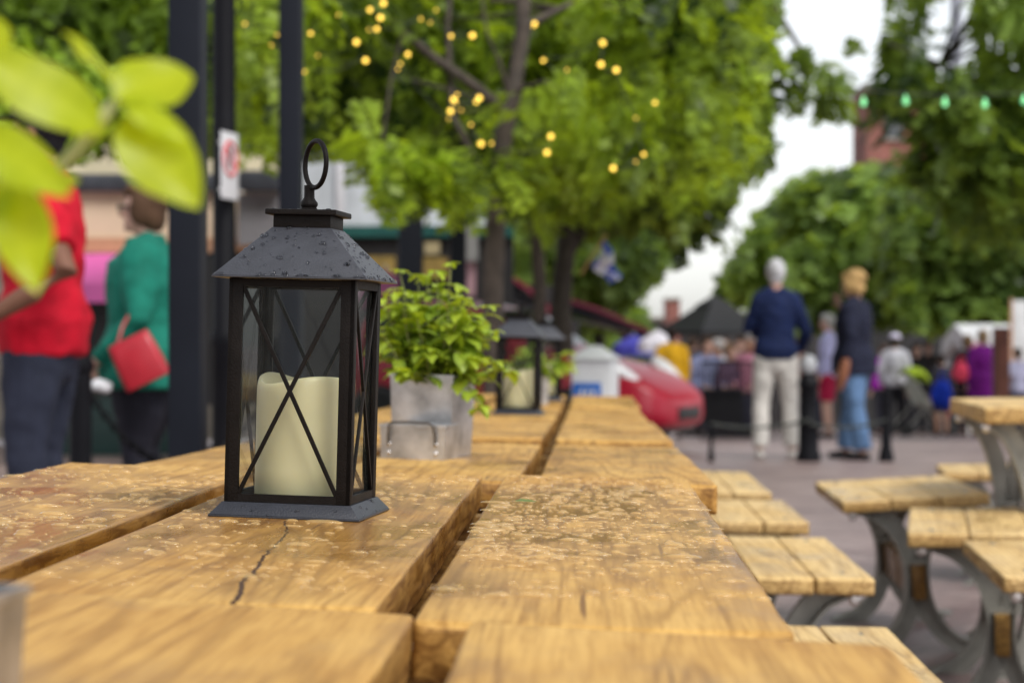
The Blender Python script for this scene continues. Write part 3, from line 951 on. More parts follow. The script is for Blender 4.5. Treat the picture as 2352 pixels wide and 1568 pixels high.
def rain(T, ulo, uhi, v0, v1, n, zf, rmax=0.0055, clusters=14, tilt=R(1.5)):
    nrm = Vector((math.sin(tilt), 0, math.cos(tilt)))
    tan = Vector((math.cos(tilt), 0, -math.sin(tilt)))
    cl = [(rnd.uniform(ulo, uhi), rnd.uniform(v0, v1), rnd.uniform(0.02, 0.07), rnd.uniform(0.03, 0.09)) for _ in range(clusters)]
    for i in range(n):
        if rnd.random() < 0.72:
            c = rnd.choice(cl)
            u = rnd.gauss(c[0], c[2]); v = rnd.gauss(c[1], c[3])
        else:
            u = rnd.uniform(ulo, uhi); v = rnd.uniform(v0, v1)
        if not (ulo + 0.006 < u < uhi - 0.006 and v0 < v < v1):
            continue
        q = top_at(u, v, zf)
        if abs(q.x - L_XY.x) < 0.083 and abs(q.y - L_XY.y) < 0.083:
            continue
        r_ = 0.0009 + rmax * rnd.random() ** 2.6
        el = rnd.uniform(1.0, 1.8) if rnd.random() < 0.75 else rnd.uniform(2.0, 4.0)
        key = (int(q.x / 0.02), int(q.y / 0.02))
        near = [d_ for a in (-1, 0, 1) for b_ in (-1, 0, 1) for d_ in GRID.get((key[0] + a, key[1] + b_), ())]
        if any(abs(q.x - d_[0]) < 0.92 * (r_ * el + d_[2]) and abs(q.y - d_[1]) < 0.92 * (r_ + d_[3]) for d_ in near):
            continue
        GRID.setdefault(key, []).append((q.x, q.y, r_ * el, r_))
        dome_drop(drops, q + Vector((0, 0, 0.0002)), r_, 0.0005 + r_ * 0.42, nrm, tan, el, i, 10)


rain(T2, -0.110, 0.126, 1.44, 2.72, 1500, z2, 0.0046, 26)
rain(T2, -0.398, -0.138, 1.44, 2.70, 640, z2, 0.0044, 13)
rain(T2, -0.680, -0.427, 1.50, 2.70, 760, z2, 0.0046, 15)
dr = drops.build('rain_drops', M['rain'], sharp=80)
tag(dr, 'clear raindrops beaded over the planks of the main table', 'raindrops', kind='stuff')

# small green leaf bit on the right plank
lp = MB()
q = top_at(-0.070, 2.29, z2)
lp.add([q + Vector(a) for a in ((-0.012, 0, 0.002), (-0.004, 0.006, 0.004), (0.006, 0.004, 0.003), (0.013, 0, 0.0015), (0.005, -0.005, 0.0015), (-0.005, -0.006, 0.002))], [(0, 1, 5), (1, 2, 4, 5), (2, 3, 4)])
lo = lp.build('fallen_leaf', M['herb'])
a = lo.data.attributes.new('tint', 'FLOAT', 'FACE'); a.data.foreach_set('value', [0.2] * len(lo.data.polygons))
tag(lo, 'tiny green leaf fragment lying on the wet right plank', 'leaf')

# ------------------------------------------------------------------ herbs, planters, caddies
def face_attr(o, vals):
    a = o.data.attributes.new('tint', 'FLOAT', 'FACE')
    a.data.foreach_set('value', vals)


def leaf_blade(V, Fc, T, base, d, up, ln, w, curl, tint, nl=6, nw=4, fold=0.25):
    """ovate curved leaf appended to arrays"""
    d = d.normalized(); side = d.cross(up).normalized(); up = side.cross(d).normalized()
    o = len(V)
    for i in range(nl + 1):
        t = i / nl
        wid = w * (math.sin(math.pi * min(1, t * 0.94 + 0.03)) ** 0.75) * (1.08 - 0.35 * t) if 0 < i < nl else w * 0.05
        a = curl * t
        c = base + d * (ln * t * math.cos(a * 0.6)) - up * (ln * t * math.sin(a * 0.6))
        for j in range(nw + 1):
            q = j / nw * 2 - 1
            V.append(c + side * wid * q + up * (abs(q) * wid * fold + 0.03 * ln * math.sin(t * 9) * abs(q)))
    for i in range(nl):
        for j in range(nw):
            a0 = o + i * (nw + 1) + j
            Fc.append((a0, a0 + 1, a0 + nw + 2, a0 + nw + 1)); T.append(min(1, max(0, tint + (0.14 if j in (nw // 2 - 1, nw // 2) else -0.06) + (0.05 if i % 2 else -0.05))))


def leaf_object(name, V, Fc, T, mat, parent):
    me = bpy.data.meshes.new(name)
    me.from_pydata([tuple(v) for v in V], [], Fc)
    me.shade_smooth()
    me.materials.append(mat)
    o = bpy.data.objects.new(name, me); COL.objects.link(o)
    face_attr(o, T)
    if parent is not None: o.parent = parent
    return o


def herb(root, cx, cy, z0, hgt, spread, nst, seed, lsize, mat, bias=(0, 0), trail=0):
    rnd = random.Random(seed)
    V, Fc, T = [], [], []
    st = MB()
    for s in range(nst):
        a = rnd.random() * 6.283; rr = math.sqrt(rnd.random())
        b = Vector((cx + math.cos(a) * rr * spread * 0.40, cy + math.sin(a) * rr * spread * 0.40, z0))
        h = hgt * (1.0 - 0.40 * rr ** 2) * rnd.uniform(0.45, 1.08)
        tip = b + Vector((math.cos(a) * rr * spread * 0.62 + bias[0] * rr, math.sin(a) * rr * spread * 0.62, h - (0.25 * hgt * rr if rnd.random() < 0.3 else 0)))
        if s < trail:
            tip = Vector((cx + rnd.uniform(0.07, 0.125), cy + rnd.uniform(-0.06, 0.02), z0 + rnd.uniform(-0.035, 0.10)))
        mid = (b + tip) / 2 + Vector((0, 0, 0.03 if s < trail else 0)) + Vector((rnd.uniform(-.01, .01), rnd.uniform(-.01, .01), 0.012))
        st.tube([b, mid, tip], [0.0016, 0.0013, 0.0008], 6)
        nn = rnd.randint(5, 7)
        for i in range(nn):
            t = 0.22 + 0.78 * i / (nn - 1)
            p_ = b.lerp(mid, t * 2) if t < 0.5 else mid.lerp(tip, t * 2 - 1)
            sz = lsize * (0.65 + 0.5 * math.sin(math.pi * (0.15 + 0.7 * t))) * rnd.uniform(0.75, 1.15)
            if i == nn - 1: sz *= 0.75
            aa = rnd.random() * 3.14 + i * 1.57
            for k in range(2 if i < nn - 1 else 4):
                b2 = aa + k * (3.1416 if i < nn - 1 else 1.57)
                d = Vector((math.cos(b2), math.sin(b2), rnd.uniform(-0.35, 0.45)))
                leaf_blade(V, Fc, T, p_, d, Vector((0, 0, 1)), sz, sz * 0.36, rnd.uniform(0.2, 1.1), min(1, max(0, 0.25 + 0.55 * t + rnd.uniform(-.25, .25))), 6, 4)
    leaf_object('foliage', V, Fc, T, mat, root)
    st.build('stems', M['stem'], root)


def tin_box(w, d, h, taper, wall=0.0012):
    """open topped folded sheet-metal box with a rolled rim"""
    mb = MB()
    def ring(s, z, ins=0):
        return [Vector((sx * (w * s / 2 - ins), sy * (d * s / 2 - ins), z)) for sx, sy in ((-1, -1), (1, -1), (1, 1), (-1, 1))]
    rings = [ring(taper, 0), ring(taper + (1 - taper) * 0.02, 0.002), ring(1, h - 0.004), ring(1, h - 0.004, -0.0018), ring(1, h, -0.0018), ring(1, h, wall), ring(taper, 0.006, wall)]
    mb.loft(rings)
    return mb


def handle(parent, w, z, y, name='handle'):
    mb = MB()
    pts = [(-w / 2, y - 0.003, z), (-w / 2, y - 0.006, z + 0.012), (-w / 2 + 0.002, y - 0.010, z + 0.030), (-w / 2 + 0.008, y - 0.014, z + 0.036), (0, y - 0.016, z + 0.037),
           (w / 2 - 0.008, y - 0.014, z + 0.036), (w / 2 - 0.002, y - 0.010, z + 0.030), (w / 2, y - 0.006, z + 0.012), (w / 2, y - 0.003, z)]
    mb.tube(pts, 0.0019, 8)
    mb.build(name, M['wire'], parent)
    for s in (-1, 1):
        for dz in (0.001, -0.013):
            rv = MB().ellip((s * w / 2, y - 0.0008, z + dz), (0.0036, 0.0028, 0.0036), None, 12, 8)
            rv.build('rivet', M['rivet'], parent)


def planter(x, y, z, rotz, w, d, h, label, hb=0.16, spread=0.17, nst=34, seed=3, lsize=0.036, mat='herb', bias=(0, 0), trail=0):
    root = thing('planter', label, 'planter', (x, y, z), (0, R(1), rotz), 'galvanised herb planters on the tables')
    tin_box(w, d, h, 0.92).build('tin_body', M['zinc'], root, sharp=30)
    MB().box(-w * 0.45, w * 0.47, -d * 0.47, d * 0.47, h * 0.80, h * 0.86).build('soil', M['soil'], root)
    sm = MB().box(w * 0.12, w * 0.135, -d / 2 * 0.99, -d / 2 * 0.965, 0.004, h - 0.005)
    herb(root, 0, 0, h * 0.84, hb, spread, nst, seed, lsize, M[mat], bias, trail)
    return root


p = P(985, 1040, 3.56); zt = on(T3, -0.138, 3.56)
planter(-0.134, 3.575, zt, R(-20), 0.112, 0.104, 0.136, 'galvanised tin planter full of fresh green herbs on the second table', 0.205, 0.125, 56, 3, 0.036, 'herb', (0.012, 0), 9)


def caddy(x, y, z, rotz, label, w=0.108, d=0.085, h=0.056):
    root = thing('metal_caddy', label, 'caddy', (x, y, z), (0, R(1), rotz), 'small galvanised caddies')
    tin_box(w, d, h, 0.97).build('tin_body', M['zinc'], root, sharp=30)
    handle(root, 0.078, h * 0.42, -d / 2 * 0.99)
    return root


zt = on(T3, -0.158, 3.46)
caddy(-0.150, 3.455, zt, R(-14), 'low galvanised caddy with wire handle in front of the herb planter')
zt = on(T6, 0.09, 7.6)
planter(0.070, 7.42, on(T6, 0.070, 7.42), R(10), 0.10, 0.10, 0.10, 'blurred planter of lime leaves between the two far lanterns', 0.13, 0.13, 18, 8, 0.05, 'herb', (0.05, 0))

# near planter out at the left with big soft leaves reaching into view
zt = on(T1, -0.26, 0.90)
nc = thing('metal_caddy', 'very blurred galvanised caddy at the bottom left corner', 'caddy', (-0.2735, 0.900, zt), (0, R(2), R(-8)), 'small galvanised caddies')
tin_box(0.108, 0.085, 0.056, 0.97).build('tin_body', M['zinc'], nc, sharp=30)
handle(nc, 0.078, 0.024, -0.042)
npl = thing('planter', 'very blurred herb planter beyond the left edge, lime leaves hanging into the top left', 'planter', (-0.36, 1.07, on(T1, -0.36, 1.07)), (0, R(2), R(-15)), 'galvanised herb planters on the tables')
tin_box(0.112, 0.104, 0.136, 0.86).build('tin_body', M['zinc'], npl, sharp=30)
MB().box(-0.052, 0.052, -0.049, 0.049, 0.108, 0.116).build('soil', M['soil'], npl)
V, Fc, T = [], [], []
inv = Matrix.LocRotScale(npl.location, npl.rotation_euler, None).inverted()


def big_leaf(x0, y0, x1, y1, wpx, d0, d1, tint, curl=0.5, roll=0.0):
    d0 *= 0.83; d1 *= 0.83
    a = P(x0, y0, d0); b_ = P(x1, y1, d1)
    dd = (b_ - a)
    face = Vector((math.sin(roll), -math.cos(roll) * 0.9, 0.45))
    leaf_blade(V, Fc, T, inv @ a, inv.to_3x3() @ dd, inv.to_3x3() @ face, dd.length * 1.04, wpx / 2 * d0 / F, curl, tint, 12, 6, 0.16)


big_leaf(232, 300, -60, 95, 165, 0.96, 0.93, 0.55, 0.35)
big_leaf(270, 215, 165, 55, 74, 0.97, 1.00, 0.75, 0.2, 0.9)
big_leaf(262, 225, 440, 150, 175, 0.96, 0.98, 0.60, 0.3)
big_leaf(285, 270, 446, 452, 185, 0.97, 0.95, 0.50, 0.25)
big_leaf(285, 240, 425, 305, 62, 0.96, 0.95, 0.95, 0.4, -0.5)
big_leaf(175, 330, 258, 240, 70, 0.97, 0.99, 0.9, 0.3, 0.6)
big_leaf(-60, 300, 140, 425, 140, 0.93, 0.91, 0.55, 0.25)
big_leaf(30, 430, 75, 640, 150, 0.94, 0.91, 0.55, 0.25)
big_leaf(20, 120, -30, 20, 60, 0.98, 1.0, 0.6, 0.3)
big_leaf(70, 440, 195, 395, 60, 0.97, 1.0, 0.95, 0.3, 0.7)
big_leaf(0, 560, 60, 470, 70, 0.93, 0.95, 0.85, 0.3, -0.6)
big_leaf(20, 420, -90, 520, 110, 0.94, 0.92, 0.6, 0.3)
leaf_object('foliage', V, Fc, T, M['lime'], npl)
stm = MB()
base = Vector((0.0, -0.01, 0.112))
s_pts = [base, inv @ P(-40, 620, 0.830), inv @ P(80, 440, 0.806), inv @ P(180, 340, 0.801), inv @ P(255, 245, 0.801), inv @ P(285, 215, 0.806)]
stm.tube(s_pts, [0.0028, 0.0026, 0.0024, 0.0022, 0.002, 0.0014], 8)
stm.tube([s_pts[2], inv @ P(20, 420, 0.781), inv @ P(-60, 310, 0.773)], [0.002, 0.0016, 0.001], 8)
M['stemp'] = simple('pale_stem', (0.42, 0.44, 0.22), 0.6)
stm.build('stems', M['stemp'], npl)


# ------------------------------------------------------------------ people
def frame_for(t):
    up = Vector((0, 1, 0)) if abs(t.z) > 0.7 else Vector((0, 0, 1))
    u = t.cross(up).normalized()
    return u, t.cross(u).normalized()


def chain(mb, pts, seg=14, cs=1.0, ce=1.0):
    """pts: (pos, r_side, r_front): closed tapered tube with rounded ends; ring axes kept along x / y"""
    n = len(pts)
    rings = []
    P_ = [Vector(p[0]) for p in pts]
    for i in range(n):
        t = (P_[min(i + 1, n - 1)] - P_[max(i - 1, 0)])
        t = t.normalized() if t.length > 1e-6 else Vector((0, 0, 1))
        if abs(t.z) > 0.5:
            u = (Vector((1, 0, 0)) - t * t.x).normalized(); w = t.cross(u)
        else:
            w = (Vector((0, 0, 1)) - t * t.z).normalized(); u = w.cross(t)
        ra, rb = pts[i][1], pts[i][2]
        def ring(c, k):
            return [c + u * math.cos(2 * math.pi * j / seg) * ra * k + w * math.sin(2 * math.pi * j / seg) * rb * k for j in range(seg)]
        m_ = min(ra, rb)
        if i == 0:
            for k, e in ((0.15, 0.98), (0.55, 0.82), (0.85, 0.5)):
                rings.append(ring(P_[i] - t * m_ * e * cs, k))
        rings.append(ring(P_[i], 1))
        if i == n - 1:
            for k, e in ((0.85, 0.5), (0.55, 0.82), (0.15, 0.98)):
                rings.append(ring(P_[i] + t * m_ * e * ce, k))
    mb.loft(rings)


def blob(mb, voxel, name, mat, parent, fold=0.0, seed=0, smooth_it=3):
    """fuse overlapping closed shells into one continuous skin"""
    me = bpy.data.meshes.new(name)
    me.from_pydata(mb.v, [], mb.f)
    bm = bmesh.new(); bm.from_mesh(me); bmesh.ops.recalc_face_normals(bm, faces=bm.faces); bm.to_mesh(me); bm.free()
    o = bpy.data.objects.new(name, me); COL.objects.link(o)
    r_ = o.modifiers.new('remesh', 'REMESH'); r_.mode = 'VOXEL'; r_.voxel_size = voxel
    s_ = o.modifiers.new('smooth', 'SMOOTH'); s_.iterations = smooth_it; s_.factor = 0.5
    dg = bpy.context.evaluated_depsgraph_get()
    m2 = bpy.data.meshes.new_from_object(o.evaluated_get(dg))
    o.modifiers.clear()
    o.data = m2
    bpy.data.meshes.remove(me)
    m2.name = name
    if fold:
        n = len(m2.vertices)
        cs = np.empty(n * 3, np.float32); m2.vertices.foreach_get('co', cs); cs = cs.reshape(-1, 3)
        ns = np.empty(n * 3, np.float32); m2.vertices.foreach_get('normal', ns); ns = ns.reshape(-1, 3)
        d = np.array([mnoise.noise(Vector((c[0] * 7 + seed, c[1] * 7, c[2] * 11 + c[0] * 6))) + 0.5 * mnoise.noise(Vector((c[0] * 17, c[1] * 17 + seed, c[2] * 22))) for c in cs], np.float32)
        cs = cs + ns * (d * fold)[:, None]
        m2.vertices.foreach_set('co', cs.ravel())
    m2.shade_smooth()
    m2.materials.clear(); m2.materials.append(mat)
    o.parent = parent
    return o


SK = {'brown': cloth('skin_brown', (0.17, 0.08, 0.05), 0.1, 9, 0.5), 'fair': cloth('skin_fair', (0.50, 0.30, 0.23), 0.08, 9, 0.5), 'tan': cloth('skin_tan', (0.38, 0.20, 0.13), 0.08, 9, 0.5)}
CLOTH = {}


def cl(c):
    k = tuple(round(x, 3) for x in c)
    if k not in CLOTH:
        CLOTH[k] = cloth('fabric_%d' % len(CLOTH), c)
    return CLOTH[k]


M['eye'] = simple('eye_dark', (0.02, 0.015, 0.012), 0.2)
M['lip'] = simple('lips', (0.35, 0.12, 0.10), 0.5)


def hand(mb, wrist, d, palm_n, thumb_side, s=1.0, curl=0.5):
    """palm, four unequal bent fingers and a thumb from the side of the palm"""
    d = d.normalized(); n_ = (palm_n - d * palm_n.dot(d)).normalized(); sd = d.cross(n_) * thumb_side
    c0 = wrist + d * 0.015 * s
    kn = wrist + d * 0.085 * s
    chain(mb, [(c0, 0.024 * s, 0.018 * s), (wrist + d * 0.05 * s, 0.032 * s, 0.017 * s), (kn, 0.034 * s, 0.014 * s)], 10)
    for i, ln in enumerate((0.072, 0.082, 0.076, 0.058)):
        off = sd * (0.030 - 0.020 * i) * s
        a = kn + off
        dirs = d
        pts = [a]
        for j, fr in enumerate((0.45, 0.30, 0.25)):
            ang = curl * (0.5 + 0.45 * j)
            dirs = (d * math.cos(ang) + n_ * math.sin(ang)).normalized()
            pts.append(pts[-1] + dirs * ln * fr * s)
        mb.tube(pts, [0.0095 * s, 0.0088 * s, 0.008 * s, 0.0068 * s], 8)
    t0 = wrist + d * 0.03 * s + sd * 0.026 * s
    t1 = t0 + (sd * 0.7 + d * 0.6 + n_ * 0.2).normalized() * 0.035 * s
    t2 = t1 + (sd * 0.25 + d * 0.9 + n_ * 0.35).normalized() * 0.030 * s
    mb.tube([t0, t1, t2], [0.0125 * s, 0.0105 * s, 0.008 * s], 8)


def person(loc, face, h, label, skin='fair', hair=((0.05, 0.03, 0.02), 'short'), top=(0.3, 0.3, 0.3), sleeve='long', bottom=(0.03, 0.03, 0.05), legs='trousers',
           shoes=(0.03, 0.03, 0.03), J=None, detail=0, build=1.0, seed=0, group=None, hem=0.86, hat=None, flare=0.0, head_turn=0.0, seated=False):
    s = h / 1.75
    j = {'ankL': (-0.11, 0.0, 0.08), 'ankR': (0.11, 0.0, 0.08), 'kneL': (-0.105, 0.03, 0.49), 'kneR': (0.105, 0.03, 0.49), 'hipL': (-0.09, 0.0, 0.90), 'hipR': (0.09, 0.0, 0.90),
         'shL': (-0.175, -0.01, 1.395), 'shR': (0.175, -0.01, 1.395), 'elL': (-0.245, -0.04, 1.13), 'elR': (0.245, -0.04, 1.13), 'wrL': (-0.25, 0.06, 0.88), 'wrR': (0.25, 0.06, 0.88),
         'pel': (0, 0, 0.93), 'wai': (0, 0.0, 1.08), 'che': (0, 0.0, 1.28), 'neck': (0, 0.0, 1.47), 'head': (0, 0.025, 1.63)}
    if seated:
        j.update({'ankL': (-0.12, 0.42, 0.08), 'ankR': (0.12, 0.42, 0.08), 'kneL': (-0.12, 0.44, 0.50), 'kneR': (0.12, 0.44, 0.50), 'hipL': (-0.09, 0.02, 0.50), 'hipR': (0.09, 0.02, 0.50)})
        for k in ('shL', 'shR', 'elL', 'elR', 'wrL', 'wrR', 'pel', 'wai', 'che', 'neck', 'head'):
            q = j[k]; j[k] = (q[0], q[1], q[2] - 0.40)
        j['wrL'] = (-0.15, 0.25, 0.68); j['wrR'] = (0.15, 0.25, 0.68)
    if J: j.update(J)
    j = {k: Vector(v) * s for k, v in j.items()}
    root = thing('person', label, 'person', loc, (0, 0, face), group)
    b = build
    vox = (0.006, 0.009)[detail == 1] if detail else 0.016
    if detail == 0: vox = 0.015
    hd = j['head']
    body = MB()
    hm = Matrix.Rotation(head_turn, 3, 'Z')

    def hp(x, y, z):
        return hd + (hm @ Vector((x, y, z))) * s
    body.ellip(hp(0, -0.012, 0.028), (0.076 * s, 0.094 * s, 0.100 * s), hm)
    body.ellip(hp(0, 0.022, -0.045), (0.056 * s, 0.064 * s, 0.072 * s), hm)
    chain(body, [(hp(0, 0.080, 0.012), 0.010 * s, 0.010 * s), (hp(0, 0.103, -0.022), 0.015 * s, 0.014 * s)], 8)
    body.ellip(hp(0, 0.072, -0.088), (0.022 * s, 0.020 * s, 0.018 * s), hm)
    for sx in (-1, 1):
        body.ellip(hp(sx * 0.078, -0.008, 0.0), (0.010 * s, 0.020 * s, 0.032 * s), hm)
    chain(body, [(j['neck'] + Vector((0, -0.015, -0.04)) * s, 0.058 * s, 0.058 * s), (j['neck'].lerp(hd, 0.55) + Vector((0, -0.012, 0)) * s, 0.052 * s, 0.054 * s)])
    torso = [(j['pel'] + Vector((0, 0, -0.06)) * s, 0.150 * b * s, 0.105 * b * s), (j['pel'] + Vector((0, 0, 0.03)) * s, 0.160 * b * s, 0.115 * b * s), (j['wai'], 0.142 * b * s, 0.105 * b * s),
             (j['che'], 0.165 * b * s, 0.118 * b * s), (j['che'].lerp(j['neck'], 0.5), 0.158 * b * s, 0.105 * b * s), (j['neck'] + Vector((0, 0, -0.03)) * s, 0.09 * s, 0.075 * s)]
    chain(body, torso, 18)

    def limb(mb, pts, add=0.0, ce=1.0):
        chain(mb, [(p_, r_ * s + add, r_ * s + add) for p_, r_ in pts], 12, 1.0, ce)
    ARM, LEG = {}, {}
    for k in 'LR':
        ARM[k] = [(j['sh' + k], 0.060 * b), (j['sh' + k].lerp(j['el' + k], 0.5), 0.050 * b), (j['el' + k], 0.041), (j['el' + k].lerp(j['wr' + k], 0.4), 0.040), (j['wr' + k], 0.027)]
        LEG[k] = [(j['hip' + k], 0.092 * b), (j['hip' + k].lerp(j['kne' + k], 0.5), 0.078 * b), (j['kne' + k], 0.056), (j['kne' + k].lerp(j['ank' + k], 0.35), 0.056), (j['ank' + k], 0.036)]
        limb(body, ARM[k]); limb(body, LEG[k])
        dv_ = (j['wr' + k] - j['el' + k]).normalized()
        if detail:
            pn = Vector((1 if k == 'L' else -1, 0.2, 0)) if abs(dv_.z) > 0.5 else Vector((0, 0, -1))
            hand(body, j['wr' + k], dv_, pn, 1 if k == 'L' else -1, s, 0.5)
        else:
            chain(body, [(j['wr' + k], 0.03 * s, 0.022 * s), (j['wr' + k] + dv_ * 0.10 * s, 0.035 * s, 0.022 * s), (j['wr' + k] + dv_ * 0.15 * s, 0.025 * s, 0.018 * s)], 8)
    bo = blob(body, vox, 'body', SK[skin], root, 0, seed, 2)
    # top
    tp = MB()
    add = 0.020 * s
    tors = [(p_, a + add, c + add) for p_, a, c in torso]
    zt_ = hem * s if not seated else j['pel'].z - 0.04
    tors = [(Vector((j['pel'].x, j['pel'].y, zt_)), (0.185 if hem > 0.83 or seated else 0.218) * (1 + (b - 1) * 0.8) * s, (0.14 if hem > 0.83 or seated else 0.165) * (1 + (b - 1) * 0.8) * s)] + [(tors[1][0], tors[1][1] * 1.15, tors[1][2] * 1.18)] + tors[2:-1] + [(j['neck'] + Vector((0, -0.005, 0.005)) * s, 0.078 * s, 0.076 * s)]
    chain(tp, tors, 20, 0.10, 0.3)
    for k in 'LR':
        chain(tp, [(j['neck'].lerp(j['sh' + k], 0.25) + Vector((0, -0.01, 0.012)) * s, 0.066 * s, 0.066 * s), (j['sh' + k] + Vector((0, 0, 0.004)) * s, 0.072 * s, 0.076 * s)], 12)
    for k in 'LR':
        A = ARM[k]
        if sleeve == 'long':
            limb(tp, [(p_, r_ + 0.017) for p_, r_ in A[:4]] + [(A[3][0].lerp(A[4][0], 0.9), 0.044)], 0.0, 0.2)
        elif sleeve == 'short':
            limb(tp, [(A[0][0], A[0][1] + 0.022), (A[1][0], A[1][1] + 0.034), (A[1][0].lerp(A[2][0], 0.45), 0.080)], 0.0, 0.15)
    blob(tp, vox * 1.25, 'jacket' if sleeve == 'long' else 'shirt', cl(top), root, 0.010 * s, seed, 2)
    # bottoms
    bt = MB()
    pe = j['pel']
    chain(bt, [(pe + Vector((0, 0, -0.10)) * s, 0.150 * b * s, 0.115 * b * s), (pe + Vector((0, -0.005, 0.0)) * s, 0.166 * b * s, 0.125 * b * s), (pe + Vector((0, 0, 0.10)) * s, 0.155 * b * s, 0.115 * b * s)], 18)
    for k in 'LR':
        G = LEG[k]
        if legs == 'trousers':
            limb(bt, [(p_, r_ + 0.018) for p_, r_ in G[:3]] + [(G[3][0], 0.072 + flare * 0.4), (G[3][0].lerp(G[4][0], 0.9), 0.062 + flare)], 0.0, 0.15)
        elif legs == 'shorts':
            limb(bt, [(G[0][0], G[0][1] + 0.018), (G[1][0], G[1][1] + 0.024), (G[1][0].lerp(G[2][0], 0.8), 0.088)], 0.0, 0.15)
    blob(bt, vox * 1.25, 'trousers' if legs == 'trousers' else 'shorts', cl(bottom), root, 0.007 * s, seed + 3, 2)
    # shoes
    for k in 'LR':
        sh = MB()
        a = j['ank' + k]
        sh_l = [(a + Vector((0, -0.045, -0.045)) * s, 0.038 * s, 0.034 * s), (a + Vector((0, 0.04, -0.04)) * s, 0.042 * s, 0.04 * s), (a + Vector((0, 0.15, -0.052)) * s, 0.040 * s, 0.027 * s)]
        chain(sh, sh_l, 12)
        sh.build('shoe', cl(shoes), root)
    # hair
    hc, style = hair
    hr = MB()
    if style != 'none':
        hr.ellip(hp(0, -0.030, 0.036), (0.091 * s, 0.102 * s, 0.106 * s), hm)
        hr.ellip(hp(0, -0.055, -0.03), (0.068 * s, 0.050 * s, 0.060 * s), hm)
        hr.ellip(hp(0, 0.040, 0.092), (0.066 * s, 0.052 * s, 0.040 * s), hm)
        if style in ('bob', 'wavy'):
            g_ = 1.0 if style == 'bob' else 1.22
            hr.ellip(hp(0, -0.050, -0.03), (0.088 * s * g_, 0.070 * s * g_, 0.085 * s), hm)
            for sx in (-1, 1):
                hr.ellip(hp(sx * 0.075 * g_, -0.008, 0.0), (0.028 * s, 0.055 * s * g_, 0.080 * s), hm)
            if style == 'wavy':
                hr.ellip(hp(0, -0.03, 0.065), (0.105 * s, 0.115 * s, 0.090 * s), hm)
        blob(hr, max(0.007, vox), 'hair', cl(hc), root, 0.020 if style == 'wavy' else 0.006, seed + 7, 1)
    if hat is not None:
        ht = MB()
        ht.ellip(hp(0, -0.02, 0.075), (0.096 * s, 0.108 * s, 0.075 * s), hm)
        chain(ht, [(hp(0, 0.02, 0.060), 0.085 * s, 0.008 * s), (hp(0, 0.135, 0.050), 0.060 * s, 0.008 * s)], 12)
        blob(ht, 0.009, 'cap', cl(hat), root, 0, 0, 1)
    if detail:
        for sx in (-1, 1):
            MB().ellip(hp(sx * 0.032, 0.071, 0.006), (0.013 * s, 0.010 * s, 0.008 * s), hm, 10, 7).build('eye', M['eye'], root)
        MB().ellip(hp(0, 0.083, -0.060), (0.022 * s, 0.008 * s, 0.007 * s), hm, 10, 7).build('lips', M['lip'], root)
    return root


def part(root, mb, name, mat, **k):
    return mb.build(name, mat, root, **k)


# man in the red shirt, turned left, forearm held forward
x, y = -1.76, 8.0
pr = person((x, y, gz(y)), R(86), 1.82, 'man in bright red polo shirt and dark jeans, black cap, hand held out', 'brown', ((0.006, 0.006, 0.008), 'short'), (0.46, 0.003, 0.018), 'short',
            (0.022, 0.026, 0.045), 'trousers', (0.02, 0.02, 0.02),
            {'elL': (-0.36, -0.19, 1.12), 'wrL': (-0.35, 0.10, 0.955), 'elR': (0.25, 0.02, 1.12), 'wrR': (0.10, 0.22, 1.0)}, 1, 1.12, 1, hem=0.835, hat=(0.010, 0.010, 0.014))
# woman in the green jacket
x, y = P(338, 800, 9.5).x, 9.5
pg = person((x, y, gz(y)), R(88), 1.615, 'woman in green rain jacket with short brown hair and glasses, facing left', 'fair', ((0.075, 0.040, 0.022), 'bob'), (0.007, 0.150, 0.105), 'long',
            (0.014, 0.014, 0.022), 'trousers', (0.02, 0.02, 0.02),
            {'elL': (-0.30, -0.02, 1.10), 'wrL': (-0.22, 0.20, 0.90), 'elR': (0.28, 0.0, 1.10), 'wrR': (0.20, 0.20, 0.92)}, 1, 1.52, 2, hem=0.78)
gm = MB()
s_ = 1.615 / 1.75
hd = Vector((0, 0.025, 1.63)) * s_
for sx in (-1, 1):
    ring = [hd + Vector((sx * 0.036 + 0.026 * math.cos(a), 0.094, 0.008 + 0.018 * math.sin(a))) * 1.0 for a in [2 * math.pi * k / 16 for k in range(17)]]
    gm.tube(ring, 0.0028, 6, caps=False)
    gm.tube([hd + Vector((sx * 0.062, 0.092, 0.012)), hd + Vector((sx * 0.082, 0.05, 0.012)), hd + Vector((sx * 0.082, -0.02, 0.006))], 0.0028, 6)
gm.tube([hd + Vector((-0.011, 0.096, 0.010)), hd + Vector((0.011, 0.096, 0.010))], 0.0026, 6)
part(pg, gm, 'glasses', M['black'])
co_ = MB()
chain(co_, [(Vector((0, 0.0, 1.28)), 0.135, 0.115), (Vector((0, 0.005, 1.345)), 0.105, 0.098), (Vector((0, 0.01, 1.385)), 0.092, 0.088)], 16, 0.3, 0.1)
part(pg, co_, 'collar', cl((0.007, 0.150, 0.105)))

